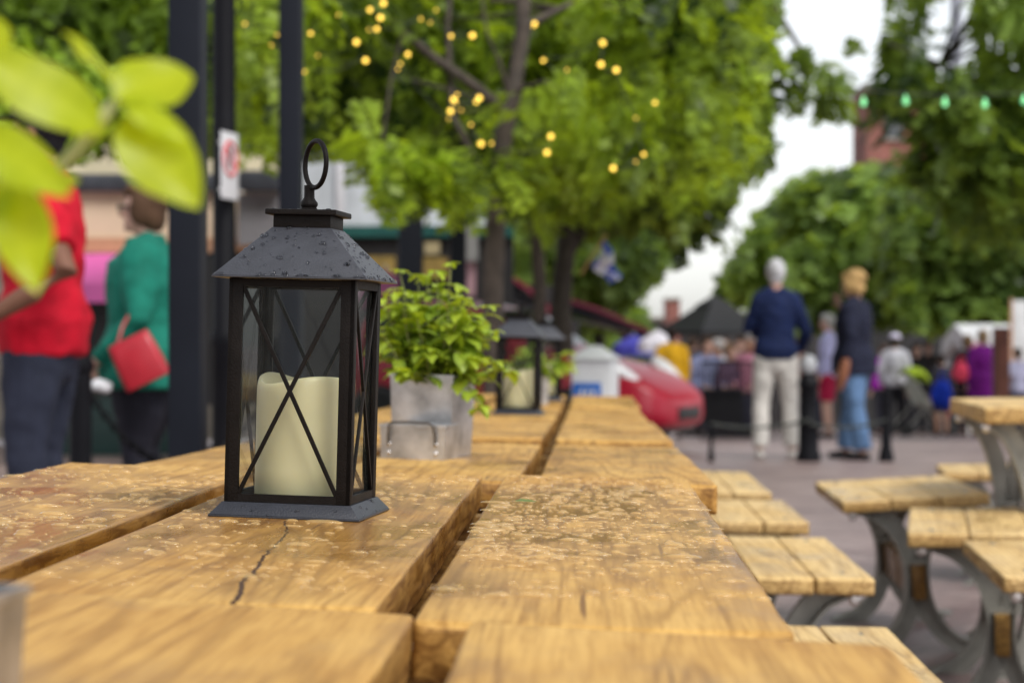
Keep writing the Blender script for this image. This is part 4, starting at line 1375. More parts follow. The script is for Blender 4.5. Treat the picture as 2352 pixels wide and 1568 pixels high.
# red shoulder bag hanging at her side
bx = P(318, 828, 9.12)
M['redbag'] = simple('red_leather', (0.38, 0.008, 0.02), 0.38, 0, 0.15, 6)
bag = thing('handbag', 'red leather shoulder bag hanging at the green jacket', 'handbag', bx, (0, R(-26), R(6)))
bb = MB()
rings = []
for z, w, d in ((-0.105, 0.19, 0.05), (-0.10, 0.205, 0.07), (-0.03, 0.205, 0.085), (0.05, 0.195, 0.075), (0.10, 0.185, 0.045), (0.106, 0.18, 0.03)):
    rings.append([Vector((w / 2 * math.copysign(abs(math.cos(a)) ** 0.3, math.cos(a)), d / 2 * math.copysign(abs(math.sin(a)) ** 0.7, math.sin(a)), z)) for a in [2 * math.pi * k / 20 for k in range(20)]])
bb.loft(rings)
bb.build('pouch', M['redbag'], bag)
MB().tube([(-0.05, 0.0, 0.10), (0.0, 0.03, 0.16), (0.05, 0.08, 0.20), (0.09, 0.16, 0.22)], 0.006, 8).build('strap', M['redbag'], bag)
wb = thing('paper_bag', 'crumpled white paper bag held below the red shoulder bag', 'paper bag', P(240, 882, 9.15), (0, 0, R(15)))
q = MB(); q.ellip((0, 0, 0), (0.042, 0.03, 0.032), None, 12, 8); q.ellip((-0.04, 0, -0.01), (0.025, 0.02, 0.018), None, 12, 8)
blob(q, 0.008, 'crumpled_paper', cl((0.62, 0.63, 0.66)), wb, 0.03, 4, 1)

# couple on the street
x, y = P(1782, 800, 19.0).x, 19.0
person((x, y, gz(y)), R(-3), 1.755, 'white haired man in navy sweater and white trousers, seen from behind', 'fair', ((0.50, 0.50, 0.52), 'short'), (0.007, 0.015, 0.060), 'long',
       (0.60, 0.575, 0.54), 'trousers', (0.55, 0.53, 0.5), {'elL': (-0.235, 0.06, 1.14), 'wrL': (-0.10, 0.24, 1.08), 'elR': (0.275, -0.01, 1.12), 'wrR': (0.22, 0.15, 0.94), 'shL': (-0.15, -0.01, 1.395), 'shR': (0.15, -0.01, 1.395), 'ankL': (-0.14, 0, 0.08), 'ankR': (0.15, 0.05, 0.08), 'kneL': (-0.125, 0.03, 0.49), 'kneR': (0.13, 0.05, 0.49)}, 1, 1.0, 5, hem=0.88, flare=0.012)
x, y = P(1962, 800, 18.7).x, 18.7
pb = person((x, y, gz(y)), R(62), 1.64, 'blonde woman in dark navy jacket and blue jeans, hand raised to her face', 'fair', ((0.42, 0.27, 0.11), 'wavy'), (0.010, 0.012, 0.028), 'long',
       (0.11, 0.195, 0.35), 'trousers', (0.02, 0.018, 0.02), {'elR': (0.24, 0.12, 1.10), 'wrR': (0.10, 0.17, 1.42), 'elL': (-0.26, -0.06, 1.14), 'wrL': (-0.25, 0.03, 0.90), 'ankL': (-0.14, -0.13, 0.08), 'ankR': (0.14, 0.13, 0.08), 'kneL': (-0.12, -0.06, 0.49), 'kneR': (0.12, 0.08, 0.49)}, 1, 1.30, 6, hem=0.80, flare=0.030)
bgm = MB()
chain(bgm, [(Vector((-0.31, 0.02, 0.62)), 0.035, 0.02), (Vector((-0.30, 0.0, 0.74)), 0.045, 0.05), (Vector((-0.28, -0.02, 0.86)), 0.03, 0.04)], 12)
hb_ = thing('leather_pouch', 'brown leather pouch held against the blue jeans', 'pouch', (x, y, gz(y)), (0, 0, R(62)))
bgm.build('pouch', simple('brown_leather', (0.20, 0.065, 0.025), 0.5), hb_)

# people farther down
def far(px, top_px, d, face, label, **k):
    zb = gz(d)
    h_ = (P(px, top_px, d).z - zb)
    if k.get('seated'): h_ = h_ / (1.35 / 1.75)
    v = P(px, 784, d)
    return person((v.x, d, zb), R(face), h_, label, **k)


far(1903, 722, 28, 70, 'person in lilac shirt and crimson shorts, partly behind the blonde woman', top=(0.42, 0.42, 0.66), sleeve='long', bottom=(0.36, 0.01, 0.05), legs='shorts', seed=11, hair=((0.35, 0.35, 0.33), 'short'))
far(1543, 752, 27, 5, 'man in mustard yellow top with dark hair beside the red car', top=(0.62, 0.34, 0.012), sleeve='long', bottom=(0.03, 0.03, 0.04), seed=12, hair=((0.02, 0.012, 0.01), 'short'), build=1.15, skin='brown')
far(2056, 768, 33, -20, 'person in pale grey jacket and white sunhat pushing the pushchair', top=(0.46, 0.46, 0.50), sleeve='long', bottom=(0.012, 0.012, 0.016), seed=13, hair=((0.04, 0.03, 0.02), 'bob'), hat=(0.66, 0.63, 0.78))
far(2030, 792, 36, 30, 'person in violet top behind the pale grey jacket', top=(0.25, 0.01, 0.30), bottom=(0.02, 0.02, 0.03), seed=14)
far(2258, 758, 31, 10, 'person in deep purple coat at the right', top=(0.13, 0.004, 0.16), bottom=(0.015, 0.012, 0.03), seed=15, hair=((0.25, 0.17, 0.10), 'bob'), hem=0.62, build=1.2)
far(2222, 770, 33, -40, 'person in black jacket between the purple coat and the pink bag', top=(0.010, 0.008, 0.012), bottom=(0.02, 0.015, 0.02), seed=16, hair=((0.10, 0.06, 0.03), 'bob'), build=1.1)
far(2163, 815, 32, 15, 'child in shorts carrying a bright blue backpack', top=(0.03, 0.03, 0.04), bottom=(0.02, 0.02, 0.035), legs='shorts', seed=17, hair=((0.02, 0.012, 0.01), 'short'), skin='tan')
far(2192, 765, 40, 160, 'person in white top in the crowd behind the child', top=(0.50, 0.50, 0.56), bottom=(0.10, 0.12, 0.2), seed=18)
far(2338, 800, 30, 20, 'person in pale blue shirt at the extreme right edge', top=(0.36, 0.36, 0.50), bottom=(0.03, 0.03, 0.06), seed=19, sleeve='short', skin='tan')
far(2282, 772, 36, -60, 'person in light grey clothes right of the purple coat', top=(0.30, 0.31, 0.36), bottom=(0.28, 0.30, 0.36), seed=20, hair=((0.3, 0.25, 0.2), 'short'))
far(2105, 790, 38, 190, 'person in black behind the pushchair', top=(0.014, 0.013, 0.014), bottom=(0.02, 0.02, 0.025), seed=21)
far(2132, 785, 42, 170, 'person in charcoal jacket near the middle trunk', top=(0.035, 0.03, 0.03), bottom=(0.02, 0.02, 0.025), seed=22, build=1.15)
for i, (px, ty, d, fc, tc, lb) in enumerate((
        (1622, 805, 29, 200, (0.20, 0.22, 0.36), 'seated cafe guest in slate blue, nearest to the red car'), (1652, 812, 31, 120, (0.55, 0.55, 0.60), 'seated cafe guest in white, left of the pale parasol'),
        (1676, 822, 29, 230, (0.12, 0.07, 0.12), 'seated cafe guest in plum with bent head'), (1702, 805, 30, 160, (0.36, 0.50, 0.68), 'seated cafe guest in sky blue shirt'),
        (1727, 800, 29, 150, (0.62, 0.26, 0.36), 'seated cafe guest in pink, half behind the white haired man'), (1838, 812, 30, 190, (0.20, 0.10, 0.08), 'seated cafe guest in brown between the standing couple'))):
    far(px, ty - 32, d, fc, lb, top=tc, seated=True, seed=30 + i, skin=('fair', 'tan', 'fair')[i % 3], hair=(((0.05, 0.03, 0.02), (0.45, 0.42, 0.4), (0.15, 0.09, 0.05))[i % 3], 'short'), group='guests at the cafe tables')
for i, (px, ty, d, tc, lb) in enumerate(((1665, 776, 44, (0.10, 0.10, 0.12), 'standing figure in dark grey far behind the cafe guests'), (1638, 770, 48, (0.40, 0.42, 0.50), 'standing figure in pale blue under the black gazebo'),
        (1712, 772, 46, (0.45, 0.18, 0.14), 'standing figure in brick red behind the cafe guests'), (1590, 776, 47, (0.05, 0.05, 0.07), 'standing figure in black right of the mustard top'))):
    far(px, ty, d, 180 + 40 * i, lb, top=tc, seed=40 + i)

# bags carried down the street
def soft_bag(px, py, d, rx, ry, rz, c, label, cat='bag', name='carried_bag'):
    o = thing(name, label, cat, P(px, py, d), (0, R(8), R(20)))
    q = MB(); q.ellip((0, 0, 0), (rx, ry, rz), None, 14, 10)
    q.ellip((0, 0, -rz * 0.3), (rx * 1.05, ry * 1.05, rz * 0.7), None, 14, 10)
    blob(q, 0.018, 'pouch', cl(c), o, 0.02, px, 1)
    MB().tube([(-rx * 0.5, 0, rz * 0.8), (-rx * 0.2, 0.02, rz * 1.5), (rx * 0.2, 0.02, rz * 1.5), (rx * 0.5, 0, rz * 0.8)], 0.012, 8).build('strap', cl(c), o)
soft_bag(2163, 905, 31.6, 0.17, 0.10, 0.22, (0.004, 0.030, 0.36), 'bright blue backpack on the child in shorts', 'backpack', 'backpack')
soft_bag(2206, 853, 30.6, 0.13, 0.07, 0.14, (0.62, 0.05, 0.10), 'coral pink bag left of the purple coat')

# pushchair
pc = thing('pushchair', 'pushchair with lime hood and pale seat on the street', 'pushchair', (P(2110, 784, 32.6).x, 32.6, gz(32.6)), (0, 0, R(-70)))
mk = MB()
for sx in (-0.24, 0.24):
    mk.tube([(sx, -0.42, 1.02), (sx, -0.30, 0.92), (sx, 0.45, 0.10)], 0.014, 8)
    mk.tube([(sx, 0.10, 0.55), (sx, -0.35, 0.10)], 0.014, 8)
mk.tube([(-0.24, -0.42, 1.02), (0.24, -0.42, 1.02)], 0.016, 8)
mk.build('frame', M['steel'], pc)
sq = MB(); chain(sq, [(Vector((0, -0.12, 0.80)), 0.20, 0.04), (Vector((0, 0.0, 0.52)), 0.21, 0.06), (Vector((0, 0.30, 0.44)), 0.20, 0.05), (Vector((0, 0.36, 0.28)), 0.19, 0.03)], 14)
sq.build('seat', cl((0.42, 0.44, 0.38)), pc)
hq = MB()
rings = []
for k in range(7):
    a = R(10 + 20 * k)
    rings.append([Vector((-0.22 + 0.44 * i_ / 6, -0.12 + 0.30 * math.cos(a) * math.sin(math.pi * (0.2 + 0.6 * i_ / 6)), 0.78 + 0.28 * math.sin(a) * math.sin(math.pi * (0.2 + 0.6 * i_ / 6)))) for i_ in range(7)])
hq.loft(rings, cap=False, closed=False)
ho = hq.build('hood', cl((0.26, 0.36, 0.02)), pc)
sm_ = ho.modifiers.new('thick', 'SOLIDIFY'); sm_.thickness = 0.012
fb = MB(); chain(fb, [(Vector((0, 0.30, 0.52)), 0.19, 0.05), (Vector((0, 0.44, 0.34)), 0.17, 0.06)], 12)
fb.build('footmuff', cl((0.38, 0.02, 0.12)), pc)
for sx in (-0.24, 0.24):
    for yy in (-0.35, 0.45):
        w_ = MB(); w_.lathe([(0.0, -0.02), (0.09, -0.02), (0.105, -0.012), (0.105, 0.012), (0.09, 0.02), (0.0, 0.02)], 18, mat=Matrix.Translation((sx, yy, 0.107)) @ Matrix.Rotation(R(90), 4, 'Y'))
        w_.build('wheel', M['tyre'], pc)

# ------------------------------------------------------------------ posts, sign, bollards
def square_post(px, d, w, h, label, rot=0.0):
    v = P(px, 784, d)
    root = thing('pergola_post', label, 'post', (v.x, d, gz(d)), (0, 0, rot), 'dark square posts around the terrace')
    MB().box(-w / 2, w / 2, -w / 2, w / 2, 0.012, h, bev=w * 0.06).build('shaft', M['post'], root)
    MB().box(-w * 0.95, w * 0.95, -w * 0.95, w * 0.95, 0, 0.012, bev=0.003).build('base_plate', M['post'], root)
    MB().box(-w * 0.58, w * 0.58, -w * 0.58, w * 0.58, h, h + 0.02, bev=0.004).build('cap', M['post'], root)
    return root


square_post(432, 6.0, 0.092, 3.2, 'nearest and broadest square slate grey post, left of the big lantern', R(-6))
square_post(669, 9.3, 0.094, 3.4, 'square slate grey post rising straight behind the lantern ring', R(-6))
square_post(943, 13.2, 0.15, 1.98, 'square dark post behind the herb planter, its top lost in the leaves', R(4))
square_post(1052, 14.6, 0.11, 1.95, 'thinner dark post just left of the pale tree trunk', R(4))

v = P(515, 784, 11.0)
sp = thing('sign_post', 'round black pole carrying the white no parking sign', 'sign post', (v.x, 11.0, gz(11)))
MB().lathe([(0.0, 0), (0.10, 0), (0.10, 0.10), (0.085, 0.14), (0.066, 0.22), (0.064, 0.9), (0.072, 0.92), (0.072, 0.98), (0.061, 1.0), (0.059, 3.3), (0.0, 3.3)], 24).build('pole', M['black'], sp)
sg = thing('traffic_sign', 'white no parking sign with red ring seen almost edge on', 'traffic sign', P(527, 381, 10.86), (0, 0, R(75)))
M4 = Matrix.Rotation(R(90), 4, 'X')
pm = MB().box(-0.11, 0.11, -0.003, 0.003, -0.17, 0.17, bev=0.0025)
pm.build('plate', M['signw'], sg)
rm_ = MB()
rm_.tube([Vector((0.085 * math.cos(a), -0.0045, 0.035 + 0.085 * math.sin(a))) for a in [2 * math.pi * k / 40 for k in range(41)]], 0.0085, 8, caps=False)
rm_.build('red_ring', M['signr'], sg)
MB().tube([(-0.06, -0.0065, 0.095), (0.06, -0.0065, -0.025)], 0.0075, 8).build('red_slash', M['signr'], sg)
kp = MB()
kp.box(-0.03, -0.012, -0.0052, -0.0032, -0.015, 0.085)
kp.box(-0.012, 0.028, -0.0052, -0.0032, 0.070, 0.085); kp.box(-0.012, 0.028, -0.0052, -0.0032, 0.025, 0.040); kp.box(0.016, 0.030, -0.0053, -0.0033, 0.038, 0.072)
kp.build('letter_mark', M['signk'], sg)
for z in (0.12, -0.12):
    MB().box(-0.02, 0.02, 0.003, 0.05, z - 0.01, z + 0.01).build('bracket', M['rivet'], sg)


def bollard(x, y, h, r, label):
    root = thing('bollard', label, 'bollard', (x, y, gz(y)), (0, 0, 0), 'black street bollards')
    MB().lathe([(0, 0), (r * 1.5, 0), (r * 1.5, 0.05), (r * 1.25, 0.09), (r, 0.14), (r, h * 0.80), (r * 1.2, h * 0.81), (r * 1.2, h * 0.845), (r * 0.95, h * 0.86), (r * 0.95, h * 0.95), (r * 1.15, h * 0.96),
                (r * 1.1, h * 0.985), (r * 0.6, h), (0, h)], 20).build('shaft', M['black'], root)
    return root


bx_ = P(185, 784, 9.0).x
bollard(bx_, 9.0, 0.985, 0.048, 'black bollard with chain between the red shirt and the green jacket')
b2 = P(640, 784, 9.6).x
bollard(b2, 9.6, 0.95, 0.048, 'black bollard hidden low behind the big lantern')
ch = MB()
nl = 46
for i in range(nl):
    t = (i + 0.5) / nl
    c = Vector((bx_ + (b2 - bx_) * t, 9.0 + 0.6 * t, 0.76 - 0.62 * 4 * t * (1 - t) * 0.62))
    t2_ = t + 0.01
    c2 = Vector((bx_ + (b2 - bx_) * t2_, 9.0 + 0.6 * t2_, 0.76 - 0.62 * 4 * t2_ * (1 - t2_) * 0.62))
    d = (c2 - c).normalized(); u = d.cross(Vector((0, 1, 0))).normalized(); w = d.cross(u)
    a = u if i % 2 else w
    ch.tube([c + d * 0.024 * math.cos(q) + a * 0.013 * math.sin(q) for q in [2 * math.pi * k / 12 for k in range(13)]], 0.0055, 6, caps=False)
co2 = ch.build('chain', M['black'])
tag(co2, 'black chain sagging from the bollard beside the green jacket', 'chain')

# cast iron litter bin and chain posts on the street
v = P(1857, 784, 18.2)
bn = thing('litter_bin', 'black cast iron litter bin with pale dome between the standing couple', 'litter bin', (v.x, 18.2, gz(18.2)))
MB().lathe([(0, 0), (0.105, 0), (0.105, 0.06), (0.09, 0.10), (0.085, 0.30), (0.100, 0.34), (0.078, 0.38), (0.078, 0.62), (0.095, 0.66), (0.082, 0.70), (0.05, 0.76), (0.0, 0.76)], 24).build('body', M['black'], bn)
MB().lathe([(0.0, 0.755), (0.052, 0.758), (0.075, 0.80), (0.07, 0.85), (0.045, 0.90), (0.0, 0.915)], 20).build('dome', simple('grey_dome', (0.34, 0.35, 0.37), 0.5), bn)
cb = MB()
for pxa, pxb in ((1632, 1857), (1857, 2033)):
    A = P(pxa, 972, 18.2); B_ = P(pxb, 962, 18.2)
    cb.tube([A.lerp(B_, t) + Vector((0, -0.09, -0.05 * 4 * t * (1 - t))) for t in [k / 12 for k in range(13)]], 0.012, 8)
co3 = cb.build('low_cable', M['cable'])
tag(co3, 'dark low cable strung across the street at knee height', 'cable')
bollard(P(1632, 784, 18.25).x, 18.2, 0.34, 0.018, 'low black cable post beside the red car nose')
bollard(P(2033, 784, 18.25).x, 18.2, 0.62, 0.045, 'low black cable post right of the blue jeans')

# ------------------------------------------------------------------ white box with blue sign
v = P(1367, 784, 13.0)
M['boxw'] = simple('white_plastic', (0.60, 0.61, 0.62), 0.5, 0, 0.12, 6)
M['boxb'] = simple('blue_panel', (0.006, 0.10, 0.40), 0.45, 0, 0.1, 6)
wbx = thing('newspaper_box', 'white street box with peaked lid and blue lettered panel', 'newspaper box', (v.x, 13.0, gz(13)), (0, 0, R(-14)))
MB().box(-0.125, 0.125, -0.11, 0.11, 0.30, 0.84, bev=0.01).build('body', M['boxw'], wbx)
rf = MB(); frustum(rf, 0.285, 0.842, 0.06, 0.925); bevel_mb(rf, 0.006).build('lid', M['boxw'], wbx)
MB().box(-0.115, 0.06, -0.122, -0.112, 0.52, 0.70, bev=0.002).build('blue_panel', M['boxb'], wbx)
for k in range(3):
    lm = MB(); x0 = -0.075 + 0.038 * k
    lm.add([(x0, -0.1235, 0.57), (x0 + 0.016, -0.1235, 0.57), (x0 + 0.026, -0.1235, 0.66), (x0 + 0.010, -0.1235, 0.66), (x0, -0.1205, 0.57), (x0 + 0.016, -0.1205, 0.57), (x0 + 0.026, -0.1205, 0.66), (x0 + 0.010, -0.1205, 0.66)],
           [(0, 1, 2, 3), (7, 6, 5, 4), (0, 4, 5, 1), (1, 5, 6, 2), (2, 6, 7, 3), (3, 7, 4, 0)])
    lm.build('letter_stroke', M['boxw'], wbx)
MB().box(-0.06, -0.02, -0.03, 0.03, 0.0, 0.30).build('stand', M['boxb'], wbx)
MB().box(-0.10, 0.10, -0.09, 0.09, 0.0, 0.015).build('foot', M['boxb'], wbx)

# ------------------------------------------------------------------ red car (faces right and a little towards us)
car = thing('parked_car', 'small red hatchback parked beyond the table row, nose to the right', 'car', (P(1108, 784, 21.4).x, 21.4, gz(21.4)), (0, 0, R(-24)))
# stations along x (front +): x, sill z, belt z, roof z, half width low, half width belt, half width roof
ST = [(-1.20, 0.42, 0.80, 0.82, 0.60, 0.62, 0.60), (-1.17, 0.30, 0.86, 1.02, 0.72, 0.74, 0.60), (-1.07, 0.26, 0.90, 1.34, 0.80, 0.80, 0.60), (-0.86, 0.24, 0.92, 1.46, 0.82, 0.82, 0.60),
      (-0.50, 0.22, 0.92, 1.50, 0.83, 0.83, 0.61), (0.0, 0.22, 0.92, 1.49, 0.83, 0.83, 0.61), (0.35, 0.22, 0.93, 1.40, 0.83, 0.83, 0.60), (0.75, 0.22, 0.94, 1.14, 0.83, 0.82, 0.64), (0.98, 0.23, 0.93, 0.99, 0.83, 0.80, 0.70),
      (1.45, 0.24, 0.85, 0.89, 0.82, 0.77, 0.64), (1.86, 0.24, 0.74, 0.78, 0.79, 0.72, 0.56), (2.08, 0.24, 0.60, 0.64, 0.70, 0.64, 0.48), (2.20, 0.28, 0.50, 0.53, 0.52, 0.50, 0.40)]
rings = []
for x, zs, zb_, zr, wl, wb_, wr in ST:
    half = [(0.0, zs), (wl * 0.75, zs), (wl * 0.96, zs + 0.06), (wl, (zs + zb_) / 2), (wb_, zb_ - 0.03), (wb_ * 0.985, zb_), (wr + (wb_ - wr) * 0.45, zb_ + (zr - zb_) * 0.55), (wr, zb_ + (zr - zb_) * 0.9), (wr * 0.8, zr), (0.0, zr + 0.012)]
    ring = [Vector((x, -a, z)) for a, z in half] + [Vector((x, a, z)) for a, z in reversed(half[1:-1])]
    rings.append(ring)
cbm = MB(); cbm.loft(rings)
body = cbm.build('body', M['carpaint'], car, sharp=50)
ss = body.modifiers.new('sub', 'SUBSURF'); ss.levels = 2; ss.render_levels = 2


def car_side_patch(name, pts, mat, off=0.012, parent=None):
    """window-like patch following the body side; pts in (x, t) with t 0 belt .. 1 roof"""
    for sgn in (-1, 1):
        mb = MB()
        def surf(x, t):
            for a, b_ in zip(ST, ST[1:]):
                if a[0] <= x <= b_[0]:
                    k = (x - a[0]) / (b_[0] - a[0]); q = [u_ + (w_ - u_) * k for u_, w_ in zip(a, b_)]
                    return Vector((x, sgn * (q[5] + (q[6] - q[5]) * t * 0.95 + off), q[2] + (q[3] - q[2]) * t * 0.92))
        top = [surf(x, 0.86) for x in pts]; bot = [surf(x, 0.08) for x in pts]
        n = len(pts)
        inn = Vector((0, -sgn * 0.02, 0))
        mb.loft([bot, top, [q + inn for q in top], [q + inn for q in bot], bot], cap=False, closed=False)
        mb.build(name, mat, parent or car)


car_side_patch('side_window', [-0.93, -0.76, -0.58, -0.42], M['carglass'])
car_side_patch('side_window', [-0.34, -0.05, 0.2, 0.42, 0.56], M['carglass'])
ws = MB()
ws.loft([[Vector((0.42, y_ * 0.58, 1.395 - 0.03 * y_ * y_ + 0.012)) for y_ in (-1, -.5, 0, .5, 1)], [Vector((0.68, y_ * 0.63, 1.205 - 0.03 * y_ * y_ + 0.018)) for y_ in (-1, -.5, 0, .5, 1)], [Vector((0.92, y_ * 0.68, 1.035 - 0.03 * y_ * y_ + 0.014)) for y_ in (-1, -.5, 0, .5, 1)]], cap=False, closed=False)
wo = ws.build('windscreen', M['carglass'], car)
for sgn in (-1, 1):
    hm_ = Matrix.Rotation(sgn * R(-32), 3, 'Z') @ Matrix.Rotation(R(36), 3, 'Y')
    MB().ellip((1.76, sgn * 0.60, 0.755), (0.30, 0.115, 0.075), hm_, 18, 12).build('headlight', M['headlamp'], car)
    for x_ in (-0.74, 1.36):
        tw = Matrix.Translation((x_, sgn * 0.76, 0.30)) @ Matrix.Rotation(R(90), 4, 'X')
        MB().lathe([(0, -0.11), (0.34, -0.11), (0.365, -0.08), (0.365, 0.08), (0.34, 0.11), (0, 0.11)], 32, mat=tw).build('wheel_arch', M['cardark'], car)
        t2 = Matrix.Translation((x_, sgn * 0.80, 0.30)) @ Matrix.Rotation(R(90), 4, 'X')
        wv = MB().lathe([(0, -0.09), (0.26, -0.09), (0.30, -0.07), (0.30, 0.07), (0.26, 0.09), (0, 0.09)], 32, mat=t2).build('wheel', M['tyre'], car)
        rmb = MB()
        for k in range(7):
            a = 2 * math.pi * k / 7
            rmb.tube([t2 @ Vector((0.03 * math.cos(a), 0.03 * math.sin(a), -0.093 * sgn * -1)), t2 @ Vector((0.19 * math.cos(a), 0.19 * math.sin(a), -0.093 * sgn * -1))], 0.02, 6)
        rmb.tube([t2 @ Vector((0.20 * math.cos(a), 0.20 * math.sin(a), 0.093 * sgn)) for a in [2 * math.pi * k / 24 for k in range(25)]], 0.018, 6, caps=False)
        rmb.build('rim', M['rim'], wv)
    MB().ellip((0.62, sgn * 0.93, 0.98), (0.06, 0.10, 0.065), None, 14, 9).build('wing_mirror', M['carpaint'], car)
    MB().ellip((-1.16, sgn * 0.62, 0.86), (0.06, 0.10, 0.12), None, 14, 9).build('tail_light', M['signr'], car)
MB().box(2.06, 2.205, -0.30, 0.30, 0.34, 0.46, bev=0.02).build('grille', M['cardark'], car)
MB().box(1.90, 2.06, -0.52, 0.52, 0.21, 0.255, bev=0.012).build('bumper_lip', M['cardark'], car)

# ------------------------------------------------------------------ buildings on the left
def bpart(root, name, mat, x0, x1, y0, y1, d, dep=0.3, front=0.0, **k):
    """box given by its pixel rectangle on the facade at distance d; front = how far it stands proud"""
    a = P(x0, y1, d); b_ = P(x1, y0, d)
    o = root.location
    return MB().box(a.x - o.x, b_.x - o.x, d - front - o.y, d + dep - o.y, a.z - o.z, b_.z - o.z, **k).build(name, mat, root)


M['cream'] = simple('cream_stucco', (0.74, 0.66, 0.46), 0.85, 0, 0.12, 3)
M['peach'] = simple('peach_stucco', (0.82, 0.64, 0.46), 0.85, 0, 0.07, 2)
M['orange'] = simple('terracotta_band', (0.62, 0.34, 0.20), 0.85, 0, 0.15, 5)
M['slate'] = simple('slate_valance', (0.055, 0.06, 0.075), 0.45, 0, 0.3, 5)
M['greyp'] = simple('grey_panel', (0.27, 0.26, 0.28), 0.6, 0, 0.1, 3)
M['darkin'] = simple('dark_interior', (0.012, 0.011, 0.012), 0.6, 0, 0.5, 3)
M['teal'] = simple('teal_fascia', (0.004, 0.075, 0.065), 0.5, 0, 0.15, 5)
M['canvas'] = simple('white_canvas', (0.58, 0.62, 0.66), 0.7, 0, 0.3, 1.2)
M['board'] = simple('menu_board', (0.28, 0.19, 0.045), 0.6, 0, 0.4, 9)
M['stone'] = simple('stone_base', (0.24, 0.21, 0.17), 0.8, 0, 0.3, 4)
M['pink'] = simple('pink_awning', (0.72, 0.14, 0.44), 0.7, 0, 0.12, 2)
M['brickred'] = brick_mat('red_brick', (0.30, 0.105, 0.075), (0.22, 0.075, 0.06), (0.24, 0.19, 0.17), 0.24, 0.085, 0.85, plane='XZ')
D1 = 23.0
b1 = thing('shop_building', 'cream and peach shop front with slate valance behind the two people at left', 'building', (-5.0, D1, gz(D1)))
bpart(b1, 'upper_wall', M['cream'], -170, 636, -170, 400, D1)
bpart(b1, 'wall', M['peach'], -170, 636, 441, 546, D1)
bpart(b1, 'band', M['orange'], -170, 636, 546.5, 580, D1, front=0.03)
bpart(b1, 'valance', M['slate'], -170, 545, 400.5, 440.5, D1, front=0.13, bev=0.05)
bpart(b1, 'valance', M['slate'], 549, 645, 392, 440, D1 - 0.5, front=0.1, bev=0.05)
bpart(b1, 'grey_panel', M['greyp'], 546, 650, 444, 562, D1 - 0.4, dep=0.1)
bpart(b1, 'shop_window', M['darkin'], 150, 636, 580.5, 930, D1)
bpart(b1, 'base', M['stone'], -170, 150, 580.5, 1010, D1)
bpart(b1, 'base', M['stone'], 150.5, 636, 930.5, 1010, D1, front=0.02)
for i in range(3):
    bpart(b1, 'window', M['darkin'], -250 + i * 260, -120 + i * 260, 60, 300, D1 - 0.01, dep=0.05, front=0.04)
paw = thing('awning', 'bright pink sloping shop awning between the red shirt and the green jacket', 'awning', P(205, 650, D1 - 0.8))
aw = MB()
w0 = P(90, 0, D1 - 0.5).x - paw.location.x; w1 = P(292, 0, D1 - 0.5).x - paw.location.x
prof = [(0.78, 0.34), (0.45, 0.20), (0.10, 0.0), (0.08, -0.20), (0.10, -0.20), (0.13, -0.02), (0.46, 0.17), (0.78, 0.30)]
aw.loft([[Vector((xx, yy, zz)) for yy, zz in prof] for xx in (w0, (w0 + w1) / 2, w1)])
aw.build('canopy', M['pink'], paw)
for xx in (w0 + 0.05, w1 - 0.05):
    MB().tube([(xx, 0.10, -0.02), (xx, 0.78, -0.22)], 0.012, 8).build('arm', M['steel'], paw)
gp_ = thing('planter_trough', 'dark green planter trough at the foot of the shop front', 'planter', P(258, 958, D1 - 3), (0, 0, 0))
MB().box(-0.55, 0.55, -0.18, 0.18, -0.35, 0.20, bev=0.015).build('trough', simple('dark_green_paint', (0.006, 0.035, 0.030), 0.5), gp_)
MB().box(-0.52, 0.52, -0.15, 0.15, 0.19, 0.215).build('soil', M['soil'], gp_)

D2 = 28.0
b2_ = thing('shop_building', 'shop with pale canvas upper front, teal fascia and dark window behind the lantern', 'building', (-1.5, D2, gz(D2)))
bpart(b2_, 'upper_wall', M['greyp'], 600, 1180, -300, 300, D2)
bpart(b2_, 'canvas_front', M['canvas'], 700, 1120, 300.5, 519, D2, front=0.05)
for i, (xa, xb) in enumerate(((772, 792), (880, 886), (948, 975), (1040, 1048))):
    bpart(b2_, 'canvas_fold', M['signw'] if i in (0, 2) else M['greyp'], xa, xb, 340, 519, D2 - 0.06, dep=0.02, front=0.06, bev=0.02)
bpart(b2_, 'fascia', M['teal'], 655, 1180, 519.5, 545, D2, front=0.12)
bpart(b2_, 'shop_window', M['darkin'], 655, 1180, 545.5, 1040, D2)
bpart(b2_, 'menu_board', M['board'], 822, 908, 588, 634, D2 - 0.1, dep=0.05)
bpart(b2_, 'menu_board', M['board'], 968, 1030, 592, 640, D2 - 0.1, dep=0.05)
bpart(b2_, 'lit_picture', simple('pale_picture', (0.40, 0.33, 0.18), 0.5), 975, 1010, 556, 584, D2 - 0.1, dep=0.05)
bpart(b2_, 'poster', simple('pink_poster', (0.42, 0.25, 0.28), 0.6), 1066, 1092, 600, 680, D2 - 0.1, dep=0.05)
bpart(b2_, 'poster', simple('grey_poster', (0.25, 0.25, 0.24), 0.6), 1070, 1098, 515, 600, D2 - 0.1, dep=0.05, front=0.15)
